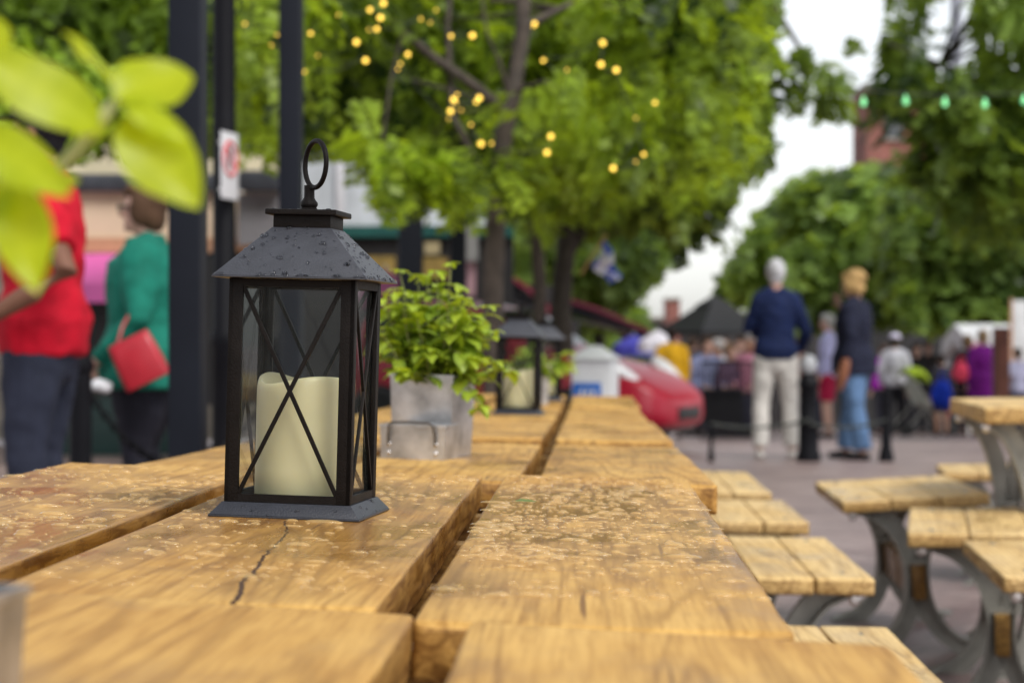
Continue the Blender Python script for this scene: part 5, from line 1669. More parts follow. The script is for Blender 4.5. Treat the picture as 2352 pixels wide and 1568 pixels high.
# plum parasol peeping out behind the lantern roof
def parasol(px, py, d, r, hgt, c, label, cat='parasol'):
    zg = gz(d)
    top = P(px, py, d)
    root = thing('parasol', label, cat, (top.x, d, zg))
    H = top.z - zg
    cm = MB()
    seg = 8
    rings = []
    for fr, dz in ((0.02, 0.0), (0.5, -hgt * 0.42), (1.0, -hgt), (1.0, -hgt - 0.16), (0.985, -hgt - 0.16), (0.985, -hgt - 0.02), (0.5, -hgt * 0.46), (0.02, -0.03)):
        rings.append([Vector((r * fr * math.cos(2 * math.pi * k / seg), r * fr * math.sin(2 * math.pi * k / seg), H + dz)) for k in range(seg)])
    cm.loft(rings)
    cm.build('canopy', cl(c), root, sharp=20)
    MB().tube([(0, 0, 0), (0, 0, H + 0.05)], 0.022, 10).build('pole', M['steel'], root)
    MB().lathe([(0, 0), (0.22, 0), (0.22, 0.05), (0.05, 0.09), (0.03, 0.22), (0, 0.22)], 20).build('foot', M['black'], root)
    return root


parasol(885, 618, 26, 0.42, 0.32, (0.12, 0.03, 0.07), 'folded plum parasol behind the right roof edge of the big lantern')
parasol(1455, 768, 36, 0.36, 0.20, (0.05, 0.05, 0.30), 'violet blue parasol behind the white street box')
parasol(1510, 758, 35, 0.32, 0.20, (0.60, 0.58, 0.62), 'white parasol beside the mustard yellow top')
parasol(1675, 798, 34, 0.30, 0.20, (0.66, 0.66, 0.70), 'small pale parasol among the cafe guests')

# maroon awnings on the shops down the left side
M['maroon'] = simple('maroon_canvas', (0.13, 0.006, 0.030), 0.7, 0, 0.2, 2)
def side_awning(xa, ya, xb, yb, d0, d1, drop, label, mat):
    A = P(xa, ya, d0); B_ = P(xb, yb, d0)
    root = thing('awning', label, 'awning', (A.x, d0, A.z), (0, 0, 0), 'sloping awnings along the left side shops')
    dx, dz = B_.x - A.x, B_.z - A.z
    prof = [(0, 0), (dx * 0.5, dz * 0.42), (dx, dz), (dx, dz - drop), (dx - 0.02, dz - drop), (dx - 0.03, dz - 0.05), (dx * 0.5, dz * 0.42 - 0.05), (0, -0.05)]
    MB().prism(prof, 0, d1 - d0).build('canopy', mat, root)
    MB().prism([(0.02, -0.06), (dx * 0.97, dz - 0.06), (dx * 0.97, dz - 0.12), (0.02, -drop * 1.3)], 0.05, 0.10).build('end_panel', M['black'], root)
    MB().tube([(dx - 0.05, 0.15, dz - 0.1), (0.0, 0.15, -drop * 2)], 0.02, 8).build('arm', M['steel'], root)
    return root


side_awning(1262, 672, 1492, 757, 38, 47, 0.20, 'long maroon awning sloping down right towards the black gazebo', M['maroon'])
side_awning(1165, 628, 1262, 700, 33, 37, 0.30, 'dark red awning between the pale trunk and the far lanterns', simple('dark_red_canvas', (0.20, 0.004, 0.03), 0.7, 0, 0.2, 2))
D3 = 37.5
b3 = thing('shop_building', 'dark shop block behind the tree trunks on the left side', 'building', (-0.5, D3 + 1, gz(D3)))
bpart(b3, 'wall', M['darkin'], 1080, 1268, 655, 1060, D3, dep=9.0)
bpart(b3, 'lower_wall', M['darkin'], 1268.5, 1330, 735, 1060, D3 + 0.3, dep=8.0)
bpart(b3, 'upper_wall', M['stone'], 1040, 1150, 200, 654.5, D3 + 0.2, dep=9.0)

# black gazebo
v = P(1640, 784, 52)
gzb = thing('gazebo', 'black peaked gazebo canopy over the street stalls', 'gazebo', (v.x, 52, gz(52)), (0, 0, R(28)))
zz = v.z - gz(52)
ev = P(0, 762, 52).z - gz(52); pk = P(0, 678, 52).z - gz(52); hw = 1.08
cm = MB()
rings = []
for k_, z_ in ((1.0, ev - 0.10), (1.0, ev), (0.62, ev + (pk - ev) * 0.34), (0.32, ev + (pk - ev) * 0.66), (0.31, ev + (pk - ev) * 0.72), (0.27, ev + (pk - ev) * 0.76), (0.02, pk)):
    rings.append([Vector((hw * k_ * sx, hw * k_ * sy, z_)) for sx, sy in ((-1, -1), (0, -1), (1, -1), (1, 0), (1, 1), (0, 1), (-1, 1), (-1, 0))])
cm.loft(rings)
cm.build('canopy', simple('black_canvas', (0.014, 0.014, 0.017), 0.6, 0, 0.2, 2), gzb, sharp=15)
for sx in (-1, 1):
    for sy in (-1, 1):
        MB().box(sx * hw - 0.025, sx * hw + 0.025, sy * hw - 0.025, sy * hw + 0.025, 0, ev - 0.02).build('leg', M['black'], gzb)

# cafe fence and chairs
v0 = P(1612, 784, 25.5); v1 = P(1738, 784, 25.5)
fn = thing('cafe_fence', 'black railing panel in front of the cafe guests', 'fence', (v0.x, 25.5, gz(25.5)))
wln = v1.x - v0.x
fm = MB()
for z in (0.10, 0.55, 0.92):
    fm.box(0, wln, -0.015, 0.015, z, z + 0.035)
for k in range(15):
    xx = wln * k / 14
    fm.box(xx - 0.009, xx + 0.009, -0.009, 0.009, 0.0, 0.955)
fm.build('railing', M['black'], fn)
MB().box(0.02, wln * 0.75, 0.02, 0.028, 0.20, 0.62).build('screen', simple('screen_cloth', (0.02, 0.02, 0.024), 0.8, 0, 0.4, 6), fn)


def cafe_chair(px, d, rz, label):
    v = P(px, 784, d)
    r_ = thing('cafe_chair', label, 'chair', (v.x, d, gz(d)), (0, 0, R(rz)), 'black cafe chairs behind the railing')
    MB().box(-0.21, 0.21, -0.21, 0.21, 0.43, 0.46, bev=0.01).build('seat', M['black'], r_)
    bk = MB(); bk.tube([(-0.2, 0.2, 0.46), (-0.2, 0.25, 0.85), (0, 0.27, 0.92), (0.2, 0.25, 0.85), (0.2, 0.2, 0.46)], 0.016, 8)
    for k in range(3):
        bk.box(-0.19, 0.19, 0.235, 0.25, 0.58 + 0.1 * k, 0.62 + 0.1 * k)
    bk.build('backrest', M['black'], r_)
    for sx in (-1, 1):
        for sy in (-1, 1):
            MB().tube([(sx * 0.19, sy * 0.19, 0.43), (sx * 0.21, sy * 0.22, 0)], 0.014, 8).build('leg', M['black'], r_)


for i, (px, d, rz, lb) in enumerate(((1622, 29, 20, 'black cafe chair under the guest in slate blue'), (1652, 31, -60, 'black cafe chair under the guest in white'), (1676, 29, 50, 'black cafe chair under the guest in plum'),
                                     (1702, 30, -20, 'black cafe chair under the guest in sky blue'), (1727, 29, -30, 'black cafe chair under the guest in pink'), (1838, 30, 10, 'black cafe chair under the guest in brown between the standing couple'))):
    cafe_chair(px, d, rz, lb)

# white market stall and timber post at the right
v = P(2275, 784, 36)
stl = thing('market_stall', 'white canopied market stall at the far right', 'stall', (v.x, 36, gz(36)), (0, 0, R(4)))
zt_ = P(0, 782, 36).z - gz(36)
rg_ = []
for yy, za in ((-0.8, 0.0), (0.0, 0.28), (0.8, 0.0)):
    rg_.append([Vector((-0.62, yy, zt_ + za)), Vector((0.62, yy, zt_ + za)), Vector((0.62, yy, zt_ + za - 0.30)), Vector((-0.62, yy, zt_ + za - 0.30))])
sb = MB(); sb.loft(rg_); sb.build('canopy', M['boxw'], stl, sharp=20)
MB().box(-0.60, -0.30, -0.815, -0.803, zt_ - 0.22, zt_ - 0.04).build('red_badge', simple('faded_red', (0.55, 0.18, 0.25), 0.6), stl)
for sx in (-0.58, 0.58):
    for sy in (-0.75, 0.75):
        MB().box(sx - 0.025, sx + 0.025, sy - 0.025, sy + 0.025, 0, zt_ - 0.05).build('leg', M['rivet'], stl)
MB().box(-0.55, 0.55, -0.6, 0.6, 0.0, 0.85).build('counter', M['darkin'], stl)
v = P(2299, 784, 29)
tp_ = thing('timber_post', 'brown timber post right of the purple coat', 'post', (v.x, 29, gz(29)))
MB().box(-0.10, 0.10, -0.10, 0.10, 0, P(0, 752, 29).z - gz(29), bev=0.012).build('shaft', simple('brown_timber', (0.13, 0.045, 0.03), 0.8, 0, 0.3, 6), tp_)
MB().box(-0.12, 0.12, -0.12, 0.12, 0, 0.2, bev=0.012).build('base', M['stone'], tp_)
v = P(2342, 784, 33)
wc = thing('banner_column', 'tall white column banner at the extreme right edge', 'banner', (v.x, 33, gz(33)))
MB().box(-0.11, 0.11, -0.02, 0.02, 1.0, P(0, 690, 33).z - gz(33), bev=0.01).build('banner_cloth', M['boxw'], wc)
MB().tube([(-0.13, 0, 0), (-0.13, 0, P(0, 685, 33).z - gz(33))], 0.02, 8).build('pole', M['orange'], wc)

# buildings far down the street
D5 = 62.0
b5 = thing('brick_building', 'tall red brick building showing through the right hand trees', 'building', (12.0, D5, gz(D5)))
bpart(b5, 'wall', M['brickred'], 1990, 2900, 205, 690, D5, dep=2.5)
bpart(b5, 'shop_front', M['darkin'], 1990, 2900, 690.5, 1010, D5, dep=2.5)
bpart(b5, 'cornice', M['stone'], 1986, 2910, 192, 204.5, D5, dep=2.5, front=0.2)
for r_ in range(3):
    for k in range(6):
        x0 = 2030 + k * 110; y0 = 240 + r_ * 140
        wnd = bpart(b5, 'window', M['carglass'], x0, x0 + 42, y0, y0 + 78, D5, dep=0.05, front=0.03)
        a = P(x0 - 4, y0 + 84, D5); b_ = P(x0 + 46, y0 + 78.5, D5)
        sl = MB().box(a.x - b5.location.x, b_.x - b5.location.x, -0.1, 0.05, a.z - b5.location.z, b_.z - b5.location.z).build('sill', M['stone'], wnd)
D6 = 95.0
b6 = thing('shop_building', 'low dark row of shops closing the far end of the street', 'building', (8.0, D6, gz(D6)))
bpart(b6, 'wall', simple('far_wall', (0.05, 0.045, 0.045), 0.8, 0, 0.5, 0.6), 1280, 2000, 735, 1010, D6, dep=6)
bpart(b6, 'fascia', M['stone'], 1280, 2000, 728, 734.5, D6, dep=6, front=0.3)
for k in range(7):
    bpart(b6, 'shop_window', M['darkin'], 1300 + k * 98, 1380 + k * 98, 770, 960, D6, dep=0.1, front=0.05)
b7 = thing('brick_building', 'small distant brick gable left of the black gazebo', 'building', (P(1555, 0, 88).x, 88, gz(88)))
bpart(b7, 'wall', M['brickred'], 1532, 1562, 690, 1005, 88, dep=2)
bpart(b7, 'parapet', M['stone'], 1530, 1564, 684, 689.5, 88, dep=2, front=0.1)

# ------------------------------------------------------------------ flag
v = P(1398, 598, 15.5)
fl = thing('flag', 'blue and white cross flag hanging from a slanted staff', 'flag', P(1370, 590, 15.65))
o_ = fl.location
pole_a = P(1335, 628, 15.65) - o_; pole_b = P(1392, 540, 15.5) - o_
MB().tube([pole_a, pole_b], 0.010, 8).build('staff', M['pine'], fl)
M['flagb'] = cloth('flag_blue', (0.015, 0.07, 0.62), 0.12); M['flagw'] = cloth('flag_white', (0.80, 0.80, 0.88), 0.08)


def flag_pt(u, w):
    """u along the fly (hanging down), w along the staff"""
    a = P(1384, 550, 15.52); b_ = P(1362, 602, 15.58); c = P(1432, 632, 15.5); d_ = P(1392, 652, 15.56)
    p_ = a.lerp(b_, w).lerp((c).lerp(d_, w), u)
    return p_ - o_ + Vector((0.03 * math.sin(u * 6 + w * 3), 0.05 * math.sin(u * 8 + w * 5), 0.0))


for nm, mk_, sel in (('blue_field', 'flagb', False), ('white_cross', 'flagw', True)):
    mb = MB()
    Nn, Mm = 18, 14
    for i in range(Nn):
        for k in range(Mm):
            u0, u1, w0_, w1_ = i / Nn, (i + 1) / Nn, k / Mm, (k + 1) / Mm
            cross = (6 <= i < 12) or (5 <= k < 9)
            if cross == sel:
                q = [flag_pt(u0, w0_), flag_pt(u1, w0_), flag_pt(u1, w1_), flag_pt(u0, w1_)]
                mb.add(q, [(0, 1, 2, 3)])
    fo = mb.build(nm, M[mk_], fl)
    so_ = fo.modifiers.new('thick', 'SOLIDIFY'); so_.thickness = 0.004
for cu, cw in ((0.16, 0.17), (0.16, 0.82), (0.84, 0.17), (0.84, 0.82)):
    lm = MB()
    for du, dw, ru, rw in ((0, 0, 0.085, 0.03), (0.02, 0.06, 0.04, 0.03), (0.02, -0.06, 0.04, 0.03)):
        pts = [flag_pt(cu + du + ru * math.cos(a), cw + dw + rw * math.sin(a)) + Vector((0, -0.006, 0)) for a in [2 * math.pi * k / 10 for k in range(10)]]
        lm.add(pts + [p_ + Vector((0, 0.003, 0)) for p_ in pts], [tuple(range(10)), tuple(reversed(range(10, 20)))])
    lm.build('lily_mark', M['flagw'], fl)

# ------------------------------------------------------------------ trees
def in_poly(x, y, poly):
    c = False
    n = len(poly)
    for i in range(n):
        (x1, y1), (x2, y2) = poly[i], poly[(i + 1) % n]
        if (y1 > y) != (y2 > y) and x < (x2 - x1) * (y - y1) / (y2 - y1) + x1:
            c = not c
    return c


def clump_centres(poly, d0, d1, n, seed, mind=0):
    rnd = random.Random(seed)
    xs_ = [p_[0] for p_ in poly]; ys_ = [p_[1] for p_ in poly]
    out = []
    tries = 0
    while len(out) < n and tries < n * 60:
        tries += 1
        x, y = rnd.uniform(min(xs_), max(xs_)), rnd.uniform(min(ys_), max(ys_))
        if not in_poly(x, y, poly): continue
        if mind and any((x - a) ** 2 + (y - b_) ** 2 < mind * mind for a, b_, _ in out[-40:]): continue
        out.append((x, y, rnd.uniform(d0, d1)))
    return [P(*q) for q in out]


def poly_mask(Pn, poly):
    x = Pn[:, 0] * F / Pn[:, 1] + 1176; y = 784 - (Pn[:, 2] - CZ) * F / Pn[:, 1]
    c = np.zeros(len(x), bool)
    for i in range(len(poly)):
        (x1, y1), (x2, y2) = poly[i], poly[(i + 1) % len(poly)]
        if y1 == y2: continue
        c ^= ((y1 > y) != (y2 > y)) & (x < (x2 - x1) * (y - y1) / (y2 - y1) + x1)
    return c


def foliage(name, centres, r, nfr, seed, mat, parent, ll=0.07, lw=0.026, fl_=0.26, droop=0.9, pairs=6, rz=None, poly=None, holes=()):
    """drooping compound sprays scattered through each clump"""
    g_ = np.random.default_rng(seed)
    n = len(centres) * nfr
    C = np.repeat(np.array([tuple(c) for c in centres]), nfr, 0)
    ctone = np.repeat(g_.uniform(0.0, 1.0, len(centres)), nfr)
    dirs = g_.normal(size=(n, 3)); dirs /= np.linalg.norm(dirs, axis=1)[:, None]
    rad = r * g_.uniform(0.25, 1.0, n) ** 0.6
    base = C + dirs * rad[:, None] * np.array([1, 1, (rz or r * 0.75) / r])
    out = dirs.copy(); out[:, 2] = out[:, 2] * 0.3 - droop * g_.uniform(0.3, 1.0, n)
    out += g_.normal(size=(n, 3)) * 0.35
    out /= np.linalg.norm(out, axis=1)[:, None]
    if poly:
        k_ = poly_mask(base + out * fl_ * 0.6 + np.array([0, 0, -0.1 * fl_]), poly)
        mid_ = base + out * fl_ * 0.5
        px_ = mid_[:, 0] * F / mid_[:, 1] + 1176; py_ = 784 - (mid_[:, 2] - CZ) * F / mid_[:, 1]
        for hx, hy, hr, hq in holes:
            k_ &= ((px_ - hx) / hr) ** 2 + ((py_ - hy) / hq) ** 2 > 1
        base, out, ctone = base[k_], out[k_], ctone[k_]
        n = len(base)
    side = np.cross(out, np.array([0, 0, 1.0]) + g_.normal(size=(n, 3)) * 0.5); side /= np.linalg.norm(side, axis=1)[:, None]
    nrm = np.cross(side, out)
    Vs, Ts = [], []
    for i in range(pairs):
        t = (i + 0.6) / pairs
        c = base + out * (fl_ * t) + np.array([0, 0, -1.0]) * (fl_ * 0.35 * t * t)
        for sg_ in (-1, 1):
            ld = out * 0.55 + side * sg_ * 0.85 + nrm * g_.normal(size=(n, 1)) * 0.35
            ld[:, 2] -= 0.25
            ld /= np.linalg.norm(ld, axis=1)[:, None]
            ws_ = np.cross(ld, nrm); ws_ /= np.linalg.norm(ws_, axis=1)[:, None]
            sc_ = (ll * (0.75 + 0.5 * math.sin(math.pi * t)) * g_.uniform(0.8, 1.2, n))[:, None]
            w_ = sc_ * lw / ll
            q = np.stack([c, c + ld * sc_ * 0.45 + ws_ * w_, c + ld * sc_, c + ld * sc_ * 0.45 - ws_ * w_], 1)
            Vs.append(q)
            Ts.append(np.clip(-0.05 + 0.80 * ctone + g_.uniform(-0.15, 0.30, n), 0, 1))
    Vv = np.concatenate(Vs).reshape(-1, 3); Tv = np.concatenate(Ts)
    nf = len(Tv)
    me = bpy.data.meshes.new(name)
    me.vertices.add(len(Vv)); me.vertices.foreach_set('co', Vv.astype(np.float32).ravel())
    me.loops.add(nf * 4); me.loops.foreach_set('vertex_index', np.arange(nf * 4, dtype=np.int32))
    me.polygons.add(nf); me.polygons.foreach_set('loop_start', np.arange(0, nf * 4, 4, dtype=np.int32))
    me.update(calc_edges=True)
    me.materials.append(mat)
    a = me.attributes.new('tint', 'FLOAT', 'FACE'); a.data.foreach_set('value', Tv.astype(np.float32))
    o = bpy.data.objects.new(name, me); COL.objects.link(o)
    o.parent = parent
    o.matrix_parent_inverse = Matrix.Translation(-parent.location)
    return o


def tree(label, base, trunk_pts, rad, clumps, seed, bark='bark', limbs=(), twigs=14, name='tree', group='street trees'):
    """trunk_pts / limbs in world space"""
    root = thing(name, label, 'tree', base, (0, 0, 0), group)
    tm = MB()
    def wob(pts, amp, sd):
        out = []
        for i in range(len(pts) - 1):
            a, b_ = Vector(pts[i]), Vector(pts[i + 1])
            for k in range(5):
                p_ = a.lerp(b_, k / 5)
                out.append(p_ + Vector((mnoise.noise(p_ * 2.1 + Vector((sd, 0, 0))), mnoise.noise(p_ * 2.1 + Vector((0, sd, 0))), 0)) * amp)
        out.append(Vector(pts[-1]))
        return out
    def rads(r0, r1, n): return [r0 + (r1 - r0) * i / (n - 1) for i in range(n)]
    o_ = Vector(base)
    pts = wob(trunk_pts, rad * 0.35, seed)
    rr = rads(rad, rad * 0.55, len(pts)); rr[0] *= 1.35
    tm.tube([p_ - o_ for p_ in pts], rr, 12)
    for lp_, r0 in limbs:
        q = wob(lp_, r0 * 0.6, seed + 3)
        tm.tube([p_ - o_ for p_ in q], rads(r0, r0 * 0.35, len(q)), 9)
    tm.build('trunk', M[bark], root)
    rnd = random.Random(seed)
    anch = [p_ for p_ in pts[len(pts) // 2:]] + [Vector(q) for lp_, _ in limbs for q in lp_[1:]]
    bm_ = MB()
    for c in rnd.sample(clumps, min(twigs, len(clumps))):
        a = min(anch, key=lambda q: (q - c).length)
        mid = a.lerp(c, 0.5) + Vector((0, 0, 0.12 * (c - a).length))
        bm_.tube([a - o_, mid - o_, c - o_], [rad * 0.22, rad * 0.13, rad * 0.06], 6)
    bm_.build('branches', M[bark], root)
    return root


def ground_pt(px, d):
    v = P(px, 784, d); return Vector((v.x, d, gz(d)))


# pale-trunked locust with the fairy lights
polyA = [(540, -170), (1730, -170), (1745, 150), (1715, 300), (1735, 350), (1640, 385), (1560, 420), (1500, 395), (1430, 425), (1330, 430), (1240, 400), (1160, 470), (1110, 440), (1080, 490), (1010, 450), (960, 430), (925, 470), (880, 468), (865, 390), (800, 350), (770, 300), (700, 310), (640, 345), (600, 310), (550, 340)]
cA = clump_centres(polyA, 13.4, 15.8, 88, 21, 40) + clump_centres([(560, -170), (880, -170), (840, 60), (980, 260), (900, 300), (640, 280)], 11.5, 12.6, 7, 23, 60) + clump_centres([(1290, -100), (1650, -100), (1650, 330), (1290, 330)], 11.8, 12.8, 7, 24, 60) + clump_centres([(850, 380), (935, 380), (925, 450), (880, 455)], 11.3, 11.8, 4, 4) + clump_centres([(980, 400), (1110, 400), (1100, 450), (1000, 450)], 11.6, 12.2, 5, 5)
gA = ground_pt(1132, 12.6)
tA = tree('slender pale trunked locust tree hung with warm fairy lights', gA, [gA, P(1136, 640, 12.6), P(1146, 420, 12.6), P(1158, 300, 12.55), P(1182, 210, 12.5), P(1196, 90, 12.5), P(1204, -60, 12.5), P(1180, -170, 12.6)], 0.066, cA, 1, 'bark',
          [([P(1152, 250, 12.5), P(1090, 200, 12.3), P(990, 130, 12.0), P(925, 70, 11.8), P(880, -20, 11.7), P(840, -200, 11.7)], 0.036),
           ([P(1140, 440, 12.6), P(1100, 400, 12.4), P(1075, 340, 12.3), P(1035, 260, 12.2), P(1030, 60, 12.2), P(1040, -150, 12.2)], 0.030),
           ([P(1170, 225, 12.5), P(1150, 150, 12.4), P(1120, 80, 12.3), P(1100, -60, 12.3)], 0.016),
           ([P(1196, 60, 12.5), P(1290, 20, 12.9), P(1420, -60, 13.3)], 0.022)], 26)
foliage('crown', cA, 0.33, 26, 1, M['leafA'], tA, 0.085, 0.030, 0.30, 1.0, 6, 0.26, polyA)

# second and third trees behind it
polyB = [(700, -170), (1800, -170), (1775, 120), (1745, 345), (1640, 410), (1540, 470), (1500, 440), (1330, 460), (1240, 520), (1200, 470), (1010, 420), (900, 330), (820, 330), (700, 280)]
cB = clump_centres(polyB, 16.5, 20.5, 88, 31, 40)
gB = ground_pt(1236, 17.2)
tB = tree('darker tree with straight thin trunk just right of the pale trunked one', gB, [gB, P(1237, 700, 17.2), P(1236, 480, 17.2), P(1222, 330, 17.2), P(1230, 100, 17.2), P(1250, -300, 17.2)], 0.060, cB, 2, 'bark',
          [([P(1228, 360, 17.2), P(1330, 240, 17.5), P(1450, 100, 18), P(1560, -60, 18)], 0.035)], 18)
foliage('crown', cB, 0.46, 24, 2, M['leafM'], tB, 0.12, 0.044, 0.40, 1.0, 6, 0.36, polyB)

polyC = [(1240, -170), (1770, -170), (1775, 30), (1760, 60), (1755, 130), (1750, 260), (1765, 345), (1700, 390), (1600, 420), (1560, 500), (1500, 470), (1400, 500), (1300, 540), (1240, 480)]
cC = clump_centres(polyC, 20.5, 25, 60, 41, 40)
cC2 = clump_centres([(1735, 120), (1800, 140), (1880, 150), (1945, 175), (1930, 200), (1850, 195), (1780, 185), (1735, 200)], 20.5, 22, 6, 42, 30) + clump_centres([(1480, 430), (1640, 430), (1600, 520), (1500, 520)], 21, 23, 7, 44, 30)
gC = ground_pt(1292, 20.6)
tC = tree('dark forked tree leaning right, behind the far lanterns', gC, [gC, P(1292, 640, 20.6), P(1300, 520, 20.6), P(1322, 460, 20.6), P(1380, 300, 20.6), P(1450, 60, 20.8), P(1480, -300, 21)], 0.105, cC + cC2, 3, 'barkd',
          [([P(1294, 600, 20.6), P(1326, 540, 20.7), P(1350, 470, 20.7), P(1420, 380, 21), P(1560, 330, 21.5), P(1700, 240, 21.5), P(1860, 150, 21.5)], 0.06), ([P(1296, 560, 20.6), P(1272, 440, 20.6), P(1262, 300, 20.6), P(1240, 60, 20.6)], 0.06)], 20)
foliage('crown', cC, 0.58, 30, 3, M['leafB'], tC, 0.15, 0.055, 0.46, 0.9, 6, 0.46, polyC)
foliage('outer_branch', cC2, 0.17, 11, 33, M['leafB'], tC, 0.11, 0.045, 0.24, 0.6, 6, 0.26)

# big tree at left behind the posts
polyD = [(-500, -170), (1000, -170), (1000, 180), (900, 250), (720, 305), (640, 320), (560, 300), (420, 318), (300, 300), (150, 335), (-300, 310)]
cD = clump_centres(polyD, 16.2, 20.5, 105, 51, 40)
gD = ground_pt(436, 18.4)
tD = tree('broad dense tree filling the upper left behind the posts', gD, [gD, P(436, 600, 18.4), P(430, 300, 18.4), P(440, 0, 18.4), P(460, -350, 18.4)], 0.12, cD, 4, 'barkd',
          [([P(432, 330, 18.4), P(250, 160, 18.2), P(60, 40, 18), P(-140, -80, 18)], 0.06), ([P(432, 300, 18.4), P(620, 160, 18.6), P(760, 60, 18.8), P(900, -60, 19)], 0.06)], 24)
foliage('crown', cD, 0.50, 24, 4, M['leafM'], tD, 0.13, 0.048, 0.42, 1.0, 6, 0.42, polyD)

# trees along the right and far side
def round_tree(label, px, d, poly, dd, n, r, nfr, seed, mat, ll, rad, mind=30, bark='barkd'):
    c = clump_centres(poly, d - dd, d + dd, n, seed, mind)
    g0 = ground_pt(px, d)
    ctr = sum(c, Vector()) / len(c)
    t_ = tree(label, g0, [g0, g0.lerp(ctr, 0.45), ctr, ctr + Vector((0.1, 0, 1.2))], rad, c, seed, bark, [], 16)
    foliage('crown', c, r, nfr, seed, M[mat], t_, ll, ll * 0.42, r * 0.8, 0.6, 5, r * 0.72, poly)
    return t_


round_tree('bright green round tree above the black gazebo', 1745, 56, [(1640, 680), (1690, 590), (1745, 500), (1800, 430), (1850, 420), (1890, 470), (1900, 600), (1880, 730), (1790, 745), (1700, 690)], 3.0, 55, 0.85, 34, 61, 'leafE', 0.26, 0.16)
round_tree('broad green tree behind the standing couple', 1945, 46, [(1790, 440), (1880, 405), (1960, 390), (2060, 395), (2110, 450), (2120, 600), (2090, 735), (1960, 745), (1850, 740), (1800, 640)], 2.5, 62, 0.72, 34, 62, 'leafE', 0.22, 0.18)
round_tree('green tree over the market crowd at the right', 2230, 40, [(2030, 440), (2130, 425), (2240, 440), (2380, 420), (2560, 430), (2560, 690), (2380, 700), (2290, 735), (2180, 745), (2080, 730), (2020, 640)], 2.5, 85, 0.66, 34, 63, 'leafE', 0.20, 0.16)
round_tree('yellowish tree left of the gazebo behind the flag', 1420, 50, [(1180, 470), (1330, 450), (1450, 480), (1540, 500), (1570, 545), (1530, 600), (1480, 640), (1440, 700), (1400, 760), (1300, 750), (1180, 700)], 3.5, 62, 0.75, 30, 64, 'leafE', 0.22, 0.17, 24)
round_tree('low green tree beneath the long maroon awning', 1370, 66, [(1250, 700), (1480, 690), (1500, 800), (1260, 800)], 3, 26, 0.8, 30, 65, 'leafB', 0.26, 0.10, 20)
HOLES = ((2125, 300, 72, 58), (2150, 400, 55, 30), (2030, 335, 40, 40), (2300, 95, 40, 34), (2345, 330, 30, 24), (2065, 20, 34, 22), (2085, 120, 30, 20))
polyF = [(2040, -170), (2145, -170), (2150, 165), (2240, 165), (2245, -170), (2700, -170), (2700, 500), (2420, 480), (2350, 450), (2240, 425), (2150, 425), (2080, 385), (2050, 330), (1995, 290), (1985, 245), (2015, 195), (1975, 165), (2030, 125), (2040, 85), (2075, 50), (2040, 20)]
cF = [c for c in clump_centres(polyF, 24, 29, 66, 71, 45)
      if not any(((c.x * F / c.y + 1176) - hx) ** 2 / hr ** 2 + ((CZ - c.z) * F / c.y + 784 - hy) ** 2 / hq ** 2 < 1 for hx, hy, hr, hq in ((2125, 300, 55, 48), (1985, 335, 30, 60), (2215, 115, 34, 28), (2150, 395, 45, 25), (2010, 150, 35, 28)))]
gF = ground_pt(2440, 27)
tF = tree('tall dark tree in the upper right in front of the brick building', gF, [gF, P(2440, 500, 27), P(2420, 250, 27), P(2400, -50, 27), P(2380, -380, 27)], 0.14, cF, 7, 'barkd',
          [([P(2425, 330, 27), P(2300, 220, 26.5), P(2160, 150, 26), P(2040, 100, 26)], 0.06), ([P(2432, 420, 27), P(2300, 360, 27), P(2150, 330, 27)], 0.05)], 24)
foliage('crown', cF, 0.46, 24, 7, M['leafB'], tF, 0.16, 0.060, 0.50, 0.8, 6, 0.52, polyF, HOLES)

# lamp pole among the right hand leaves
v = ground_pt(2196, 44)
lpz = P(0, -60, 44).z - v.z
lpo = thing('lamp_post', 'pale grey lamp pole rising among the upper right leaves', 'lamp post', v)
MB().lathe([(0, 0), (0.24, 0), (0.24, 0.4), (0.15, 0.6), (0.13, 1.2), (0.115, lpz), (0, lpz)], 18).build('pole', simple('galvanised_pole', (0.28, 0.29, 0.34), 0.5, 0.3), lpo)
MB().tube([(0, 0, lpz - 0.1), (-0.5, 0, lpz + 0.25), (-1.1, 0, lpz + 0.3)], 0.03, 8).build('arm', M['steel'], lpo)
MB().ellip((-1.2, 0, lpz + 0.27), (0.28, 0.11, 0.06), None, 16, 8).build('lamp_head', M['steel'], lpo)
# filler leaves low on that pole
cF2 = clump_centres([(2190, 195), (2260, 195), (2290, 440), (2215, 440), (2190, 330)], 24.4, 25.2, 9, 77, 20)
fo2 = foliage('lower_crown', cF2, 0.32, 22, 78, M['leafB'], tF, 0.15, 0.056, 0.45, 0.8, 6, 0.4)

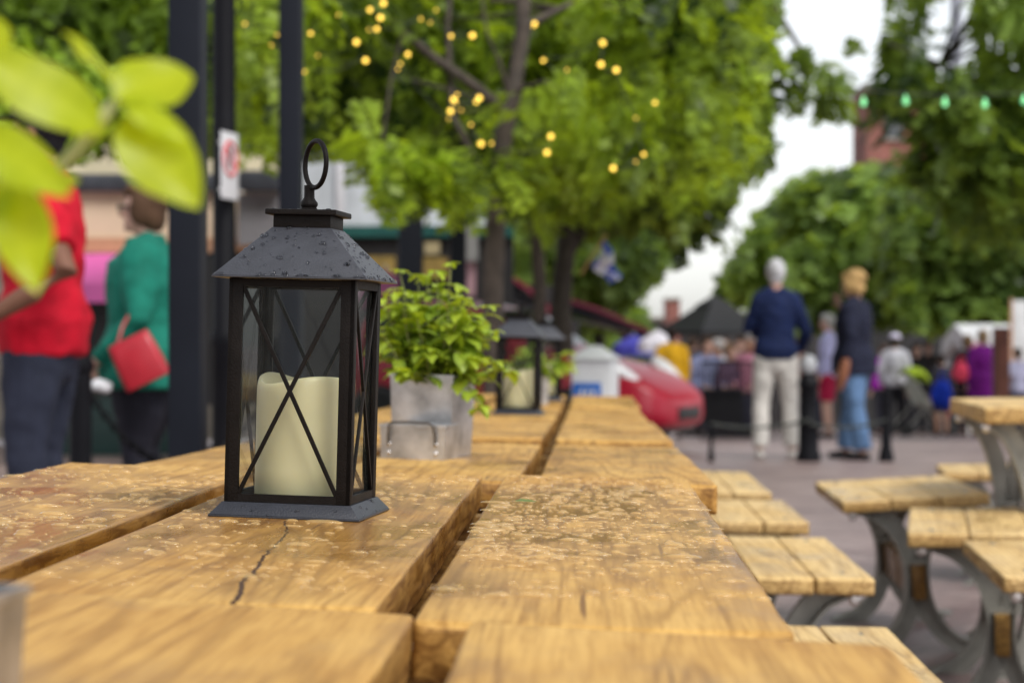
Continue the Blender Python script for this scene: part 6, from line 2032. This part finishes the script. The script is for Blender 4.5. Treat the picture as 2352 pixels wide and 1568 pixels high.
# ------------------------------------------------------------------ fairy lights
FL = [(777, 31), (850, 20), (881, 5), (848, 66), (866, 64), (819, 94), (874, 38), (967, 41), (988, 49), (1002, 21), (1036, 80), (1085, 79), (937, 122), (920, 143), (914, 156), (840, 136), (624, 101), (637, 77), (714, 74), (730, 125),
      (700, 162), (1050, 214), (1042, 226), (1048, 233), (1101, 222), (1094, 231), (1059, 250), (1035, 252), (1082, 283), (1031, 269), (1129, 326), (1105, 327), (1248, 136), (1302, 158), (1384, 96), (1380, 145), (1415, 158), (1228, 52),
      (1226, 58), (1265, 310), (1256, 347), (1460, 268), (1478, 351), (1460, 368), (1408, 383), (1504, 233), (563, 52)]
fr = thing('fairy_lights', 'string of warm yellow fairy lights wound through the locust tree', 'fairy lights', P(1000, 150, 11.3))
o_ = fr.location
rnd = random.Random(9)
order = sorted(FL, key=lambda q: (round(q[0] / 130), q[1] if round(q[0] / 130) % 2 else -q[1]))
pts = [P(x, y, 11.0 + 0.25 * rnd.random()) - o_ for x, y in order]
wm_ = MB()
path = []
for a, b_ in zip(pts, pts[1:]):
    for k in range(4):
        path.append(a.lerp(b_, k / 4) + Vector((0, 0.02, 0.02 - 0.05 * math.sin(math.pi * k / 4))))
wm_.tube(path, 0.0022, 5)
wm_.build('cable', M['cable'], fr)
bme = MB().ellip((0, 0, 0), (0.013, 0.013, 0.013), None, 12, 8).mesh('bulb')
bme.materials.append(M['bulb'])
for p_ in pts:
    o = bpy.data.objects.new('bulb', bme); COL.objects.link(o); o.parent = fr; o.location = p_ - Vector((0, 0.015, 0.01))
    s_ = rnd.choice((0.4, 0.5, 0.7, 0.85, 1.0)); o.scale = (s_, s_, s_)

gs = thing('festoon_lights', 'festoon of green bulbs strung across the upper right', 'string lights', P(2120, 228, 15.0))
o_ = gs.location
wp = MB(); wp.tube([P(x, 205 + 14 * math.sin((x - 1960) / 480 * math.pi), 15.0) - o_ for x in range(1930, 2480, 30)], 0.004, 6)
wp.build('cable', M['cable'], gs)
gme = MB().lathe([(0, 0.03), (0.008, 0.03), (0.009, 0.012), (0.017, 0.0), (0.02, -0.018), (0.014, -0.034), (0, -0.038)], 14).mesh('bulb')
gme.materials.append(M['bulbg'])
for x, y in ((1983, 232), (2080, 229), (2170, 233), (2262, 236), (2352, 228)):
    o = bpy.data.objects.new('bulb', gme); COL.objects.link(o); o.parent = gs; o.location = P(x, y, 15.0) - o_
